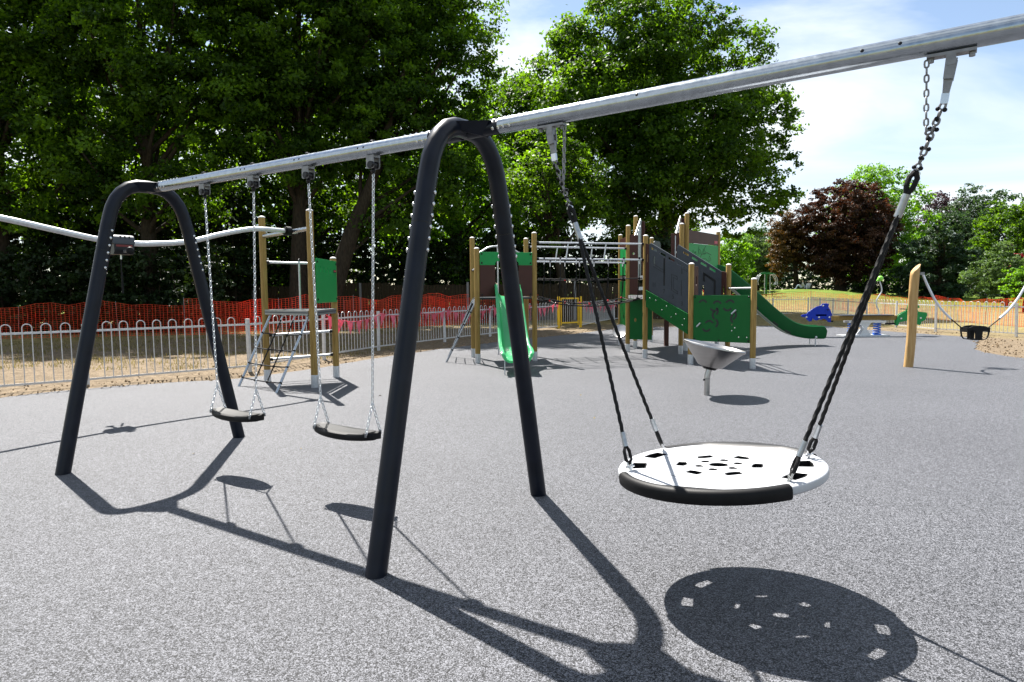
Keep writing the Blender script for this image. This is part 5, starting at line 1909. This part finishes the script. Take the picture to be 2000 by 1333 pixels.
tree('broadleaf_tree', 'tall tree with thick leaning trunk behind the green panel tower', (-8.0, 28.2),
     crown_lobes((-4.7, 29.8, 11.2), 4.4, 3.0, 7.7, 44, 1.55, 4, 4.2), 'leaf_oak', 84000, 0.18, 0.50,
     [(0, 0, -0.1), (0.35, 0, 1.4), (1.3, 0, 4.2), (2.3, -0.1, 6.5), (3.6, -0.3, 10.5)], group=GL)
tree('broadleaf_tree', 'tree filling the gap behind the left tall trees', (-12.0, 36.5),
     crown_lobes((-12.0, 36.5, 9.0), 7.0, 3.6, 8.5, 34, 2.2, 5, 2.5), 'leaf_left', 30000, 0.24, 0.40, group=GL)
tree('broadleaf_tree', 'tree behind the slide tower under the tall crowns', (-3.0, 37.5),
     crown_lobes((-3.2, 37.5, 7.2), 5.0, 3.2, 6.4, 30, 1.9, 6, 2.2), 'leaf_lime', 26000, 0.22, 0.35, group=GL)
tree('broadleaf_tree', 'dense tree standing behind the leftmost tall trees', (-20.0, 34.5),
     crown_lobes((-20.5, 34.5, 8.0), 6.0, 3.4, 8.0, 30, 2.1, 61, 2.5), 'leaf_left', 26000, 0.24, 0.40, group=GL)
tree('broadleaf_tree', 'lighter green tree top in the gap beside the big oak', (X(1010, 44), 44),
     crown_lobes((X(1000, 44), 44, 11.2), 3.8, 3.4, 5.6, 26, 1.5, 7, 3), 'leaf_oak', 26000, 0.20, 0.35)
ok = crown_lobes((8.2, 41.5, 11.6), 8.6, 7.4, 8.1, 72, 2.05, 8, 4.4)
for x, z, r in ((16.3, 12.5, 1.8), (17.1, 11.0, 1.5), (16.9, 8.8, 1.5), (16.0, 6.8, 1.5), (14.8, 5.4, 1.3), (4.9, 15.9, 1.8), (7.1, 18.0, 1.7), (10.6, 18.2, 1.7), (17.4, 7.3, 1.1), (13.1, 16.8, 1.7), (2.3, 12.8, 1.7), (1.3, 9.7, 1.6)):
    ok.append((x - 1.1, 40.0, z, r))
tree('oak_tree', 'big spreading oak with dense crown in the middle of the picture', (9.4, 42.0), ok, 'leaf_oak', 150000, 0.225, 0.72,
     [(0, 0, -0.1), (0.05, 0, 3.0), (0.35, 0, 6.5), (-0.3, 0, 10.5), (0, 0, 16.0)], clus=24)
tree('broadleaf_tree', 'slender dark trunk tree left of the oak behind the rope bridge', (2.6, 32.2),
     crown_lobes((2.2, 32.2, 6.4), 2.8, 2.6, 3.2, 18, 1.2, 9, 3.6), 'leaf_left', 16000, 0.17, 0.24, [(0, 0, -0.1), (-0.2, 0, 2.4), (-0.9, 0, 5.0), (-0.6, 0, 8.0)])

# right-hand park trees
GR = 'park trees beyond the grass mound'
tree('copper_beech', 'large dark copper-leaved tree on the grass mound', (X(1640, 62), 62), crown_lobes((X(1645, 62), 62, 6.8), 4.7, 4.6, 4.9, 90, 1.25, 20, 2.6, 0.9, 0.5), 'leaf_copper', 80000, 0.205, 0.5, group=GR)
tree('copper_beech', 'smaller bronze-leaved tree left of the large copper tree', (X(1555, 64), 64), crown_lobes((X(1535, 64), 64, 5.8), 2.6, 2.6, 3.6, 26, 1.0, 21, 2.4), 'leaf_bronze', 17000, 0.20, 0.3, group=GR)
tree('lime_tree', 'bright green tree rising behind the copper tree', (X(1700, 74), 74), crown_lobes((X(1705, 74), 74, 8.3), 6.6, 5.0, 7.8, 44, 1.7, 22, 2.0), 'leaf_lime', 34000, 0.26, 0.5, group=GR)
tree('broadleaf_tree', 'purple-grey tree between the lime and the feathery tree', (X(1832, 84), 84), crown_lobes((X(1832, 84), 84, 8.2), 4.0, 3.4, 6.4, 20, 1.7, 23, 3), 'leaf_purple', 11000, 0.30, 0.4, group=GR)
tree('broadleaf_tree', 'feathery blue-green tree at the top right of the tree line', (X(1905, 78), 78), crown_lobes((X(1905, 78), 78, 7.6), 6.0, 4.5, 6.6, 36, 1.6, 24, 2), 'leaf_blue', 24000, 0.26, 0.4, group=GR)
tree('broadleaf_tree', 'rounded mid-green tree at the right edge', (X(1985, 62), 62), crown_lobes((X(1975, 62), 62, 5.4), 5.0, 4.0, 5.2, 40, 1.25, 25, 1.2), 'leaf_oak', 32000, 0.21, 0.4, group=GR)
tree('yew_tree', 'dark drooping evergreen behind the leaning posts', (X(1830, 56), 56), crown_lobes((X(1830, 56), 56, 3.4), 3.5, 3.0, 3.9, 32, 1.05, 26, 0.8), 'leaf_conifer', 26000, 0.20, 0.3, group=GR, flat=0.55)
tree('willow_shrub', 'pale sage-green shrub at the right edge behind the netting', (X(1965, 46), 46), crown_lobes((X(1962, 46), 46, 2.4), 2.8, 2.4, 2.2, 30, 0.8, 27, 0.6), 'leaf_sage', 20000, 0.15, 0.12, group=GR)
tree('willow_shrub', 'small fresh green bush at the far right edge', (X(2000, 38), 38), crown_lobes((X(1996, 38), 38, 1.7), 1.1, 1.0, 1.3, 14, 0.5, 28, 0.5), 'leaf_lime', 7000, 0.13, 0.08, group=GR)
tree('red_shrub', 'dark red bush peeping over the pale shrub', (X(1993, 54), 54), crown_lobes((X(1993, 54), 54, 3.6), 1.6, 1.2, 1.0, 8, 0.6, 29), 'leaf_red', 3000, 0.17, 0.08, group=GR)
tree('broadleaf_tree', 'olive-green tree behind the outdoor gym', (X(1478, 70), 70), crown_lobes((X(1475, 70), 70, 4.4), 3.2, 2.8, 3.6, 26, 1.1, 30, 1.2), 'leaf_sage', 17000, 0.20, 0.25, group=GR)
tree('broadleaf_tree', 'light green tree under the oak behind the big tower', (X(1425, 60), 60), crown_lobes((X(1425, 60), 60, 3.8), 3.0, 2.6, 3.4, 24, 1.0, 31, 1.0), 'leaf_lime', 16000, 0.19, 0.22, group=GR)
tree('broadleaf_tree', 'pale distant tree in the gap below the oak', (X(1500, 92), 92), crown_lobes((X(1500, 92), 92, 6.0), 5.0, 3.5, 5.0, 22, 1.7, 32, 2), 'leaf_blue', 11000, 0.30, 0.3, group=GR)
tree('broadleaf_tree', 'mid-green tree behind the big tower left part', (X(1290, 52), 52), crown_lobes((X(1285, 52), 52, 3.6), 4.6, 2.6, 3.6, 26, 1.2, 33, 1.0), 'leaf_left', 16000, 0.21, 0.25, group=GR)


def hedge(label, a, b_, h, w, n, size, m, seed, z0=0.4):
    rg = np.random.default_rng(seed)
    a, b_ = np.array(a, float), np.array(b_, float)
    lobes = []
    L = np.linalg.norm(b_ - a)
    k = int(L / 0.85)
    for i in range(k):
        p = a + (b_ - a) * (i + 0.5) / k
        for zz in np.arange(z0, h, 0.95):
            lobes.append((p[0] + rg.uniform(-0.3, 0.3), p[1] + rg.uniform(-w / 2, w / 2), zz + rg.uniform(-0.2, 0.3), rg.uniform(0.75, 1.1)))
    t = thing('hedge', label, 'hedge', (a[0], a[1], 0))
    o = np.array([a[0], a[1], 0])
    ll = [(x - o[0], y - o[1], z, r) for x, y, z, r in lobes]
    P_, N_, T_ = lobes_leaves(ll, n, size, 0.9, 26)
    obj('foliage', leaf_mesh('foliage', P_, N_, size, T_), m, t)
    st_ = MB()
    for i in range(k):
        p = (b_ - a) * (i + 0.5) / k
        st_.tube([(p[0], p[1], -0.1), (p[0] + rg.uniform(-0.1, 0.1), p[1], h * 0.4), (p[0] + rg.uniform(-0.3, 0.3), p[1], h * 0.8)], [0.05, 0.035, 0.01], 5)
    obj('stems', st_, 'bark', t)


hedge('dark ivy hedge under the trees at the left edge', (-36, 30.5), (-12.5, 31.0), 6.2, 1.6, 85000, 0.20, 'leaf_ivy', 40, 0.0)
hedge('bushy dark undergrowth behind the orange netting at the left', (-32, 26.2), (-12.2, 26.8), 3.4, 1.0, 46000, 0.17, 'leaf_ivy', 45, 0.0)
hedge('dark ivy-clad hedge behind the board fence', (-16, 35.2), (9, 36.0), 4.4, 1.4, 60000, 0.20, 'leaf_ivy', 41, 0.0)
hedge('tall black-green evergreen screen far behind the left trees', (-44, 42), (4, 43), 8.0, 2.0, 60000, 0.34, 'leaf_ivy', 44, 0.2)
hedge('shadowy hedge beyond the park behind the mound', (8, 80), (78, 88), 5.0, 2.0, 52000, 0.34, 'leaf_conifer', 42)
hedge('low dark shrubs behind the right-hand netting', (32, 62), (66, 55), 2.8, 1.8, 34000, 0.22, 'leaf_conifer', 43, 0.2)

# ------------------------------------------------------------------ outdoor gym unit on the mound side
gx, gy = X(1496, 54), 54.0
gm = thing('outdoor_gym', 'green outdoor gym station with curved steel arms on the mound', 'gym station', (gx, gy, ground_z(gx, gy)))
obj('post', MB().cyl((0, 0, -0.05), (0, 0, 1.98), 0.055, n=12), 'green_dark_panel', gm)
for i in range(2):
    obj('top_frame', MB().tube([(-0.55 + 0.1 * i, -0.3 + 0.6 * i, 1.83), (0.55 - 0.1 * i, -0.3 + 0.6 * i, 1.83)], 0.035, 8), 'green_dark_panel', gm)
for s in (-1, 1):
    obj('top_frame', MB().tube([(0, 0, 1.95), (s * 0.40, 0, 1.92), (s * 0.58, 0, 1.80)], 0.035, 8), 'green_dark_panel', gm)
    for y in (-0.3, 0.0, 0.3):
        obj('arm', MB().tube(catmull([(s * 0.55, y, 1.78), (s * 0.68, y, 1.60), (s * (0.80 + 0.05 * (y > 0)), y, 1.25), (s * 0.74, y, 0.95)], 5), 0.022, 8), 'galvanised_pale', gm)
    obj('hanging_bar', MB().tube([(s * 0.22, -0.2, 1.80), (s * 0.22, -0.2, 0.25)], 0.026, 8), 'galvanised_pale', gm)
    obj('seat', MB().box((s * 0.50, 0, 0.42), (0.28, 0.30, 0.05)), 'black_plastic', gm)
    obj('seat_leg', MB().tube([(s * 0.50, 0, -0.05), (s * 0.50, 0, 0.42)], 0.03, 8), 'green_dark_panel', gm)

# ------------------------------------------------------------------ two seated people behind the mound crest
def person(label, x, y, rz, top, legs, hair):
    z0 = ground_z(x, y)
    # joints (local, facing +x), sitting on the grass with knees up
    J = [((0, 0, 0.12), 0.135), ((-0.05, 0, 0.32), 0.13), ((-0.07, 0, 0.50), 0.145), ((-0.05, 0, 0.63), 0.05), ((-0.03, 0, 0.74), 0.085), ((-0.02, 0, 0.83), 0.075),
         ((0.06, 0.10, 0.14), 0.09), ((0.34, 0.13, 0.42), 0.065), ((0.52, 0.13, 0.05), 0.045), ((0.66, 0.13, 0.04), 0.04),
         ((0.06, -0.10, 0.14), 0.09), ((0.36, -0.13, 0.40), 0.065), ((0.55, -0.13, 0.05), 0.045), ((0.69, -0.13, 0.04), 0.04),
         ((-0.07, 0.19, 0.53), 0.055), ((-0.18, 0.24, 0.30), 0.042), ((-0.24, 0.26, 0.06), 0.034),
         ((-0.07, -0.19, 0.53), 0.055), ((0.08, -0.22, 0.34), 0.042), ((0.26, -0.16, 0.38), 0.034)]
    E_ = [(0, 1), (1, 2), (2, 3), (3, 4), (4, 5), (0, 6), (6, 7), (7, 8), (8, 9), (0, 10), (10, 11), (11, 12), (12, 13), (2, 14), (14, 15), (15, 16), (2, 17), (17, 18), (18, 19)]
    me = bpy.data.meshes.new('body')
    me.from_pydata([j[0] for j in J], E_, [])
    tmp = bpy.data.objects.new('tmp', me)
    COL.objects.link(tmp)
    sk = tmp.modifiers.new('skin', 'SKIN')
    for i, j in enumerate(J):
        me.skin_vertices[0].data[i].radius = (j[1], j[1])
    me.skin_vertices[0].data[0].use_root = True
    tmp.modifiers.new('sub', 'SUBSURF').levels = 2
    dg = bpy.context.evaluated_depsgraph_get()
    bm_ = bpy.data.meshes.new_from_object(tmp.evaluated_get(dg))
    COL.objects.unlink(tmp)
    bpy.data.objects.remove(tmp)
    bm_.materials.clear()
    for mm in ('skin', top, legs, hair):
        bm_.materials.append(MAT[mm])
    for p in bm_.polygons:
        c = p.center
        if c.z > 0.60:
            p.material_index = 3 if (c.z > 0.80 or c.x < -0.05) else 0
        elif c.x > 0.10 and abs(c.y) < 0.2 and not (c.y < -0.12 and c.z > 0.33 and c.x < 0.30 and abs(c.y) > 0.14):
            p.material_index = 2
        elif c.z < 0.20 and c.x > -0.12:
            p.material_index = 2
        else:
            p.material_index = 1
    bm_.shade_smooth()
    o = obj('person', bm_, None, None, (x, y, z0 - 0.02), (0, 0, rz))
    tag(o, label, 'person')
    return o


person('person in grey top and pale jeans seated on the mound with knees raised', X(1566, 60.0), 60.0, math.pi - 0.5, 'shirt_grey', 'jeans_pale', 'hair_fair')
person('person in a white top seated lower on the mound, back turned', X(1578, 61.0), 61.0, math.pi / 2, 'shirt_white', 'jeans_pale', 'hair_fair')

# ------------------------------------------------------------------ rough grass tufts behind the railings
def tufts(label, n, sampler, hgt, seed):
    rg = np.random.default_rng(seed)
    P_, N_, T_ = [], [], []
    vs = np.empty((n, 4, 3))
    for i in range(n):
        x, y = sampler(rg)
        z = ground_z(x, y)
        h = hgt * rg.uniform(0.5, 1.3)
        a = rg.uniform(0, 6.28)
        dx, dy = math.cos(a), math.sin(a)
        lx, ly = rg.normal(0, 0.35, 2) * h
        w = 0.007
        vs[i] = [(x - dx * w, y - dy * w, z), (x + dx * w, y + dy * w, z), (x + lx + dx * w * 0.4, y + ly + dy * w * 0.4, z + h), (x + lx - dx * w * 0.4, y + ly - dy * w * 0.4, z + h)]
    me = bpy.data.meshes.new('grass_tufts')
    me.vertices.add(n * 4)
    me.vertices.foreach_set('co', vs.reshape(-1).astype(np.float32))
    me.loops.add(n * 4)
    me.loops.foreach_set('vertex_index', np.arange(n * 4, dtype=np.int32))
    me.polygons.add(n)
    me.polygons.foreach_set('loop_start', np.arange(0, n * 4, 4, dtype=np.int32))
    me.polygons.foreach_set('loop_total', np.full(n, 4, dtype=np.int32))
    me.update(calc_edges=True)
    at = me.attributes.new('tint', 'FLOAT', 'FACE')
    at.data.foreach_set('value', rg.uniform(0, 1, n).astype(np.float32))
    o = obj('grass_tufts', me, 'grass_blade', kind='stuff')
    tag(o, label, 'grass')


_cent = np.random.default_rng(5).uniform((-16, 13.5), (-3, 27), (420, 2))


def samp_left(rg):
    while True:
        c = _cent[rg.integers(0, len(_cent))]
        x, y = c + rg.normal(0, 0.22, 2)
        # keep outside the railing line
        if (x + 7.2) * 0.7 - (y - 11.2) * 0.72 < -0.6 and x < -4.6 - (15 - y) * 0.2 + max(0, (y - 15)) * 0.55:
            return x, y


tufts('thin dry grass tufts on the shaded soil behind the left railing', 11000, samp_left, 0.07, 51)

# fallen leaves on the surfacing
lf = MB()
for i in range(9):
    x, y = random.uniform(-4, 7), random.uniform(3.2, 13)
    s = random.uniform(0.012, 0.028)
    a = random.uniform(0, 6.28)
    M = Matrix.Rotation(a, 3, 'Z') @ Matrix.Rotation(random.uniform(-0.5, 0.5), 3, 'X')
    vs = [Vector((x, y, 0.008)) + M @ Vector(q) * s for q in ((-1, 0, 0.1), (-0.3, 0.5, 0.3), (0.5, 0.4, 0.25), (1, 0, 0.0), (0.5, -0.4, 0.3), (-0.3, -0.5, 0.2), (0, 0, 0))]
    lf.add(vs, [(0, 1, 6), (1, 2, 6), (2, 3, 6), (3, 4, 6), (4, 5, 6), (5, 0, 6)])
o = obj('fallen_leaves', lf, 'dry_leaf', kind='stuff')
tag(o, 'few small dry leaves scattered on the grey surfacing', 'leaves')
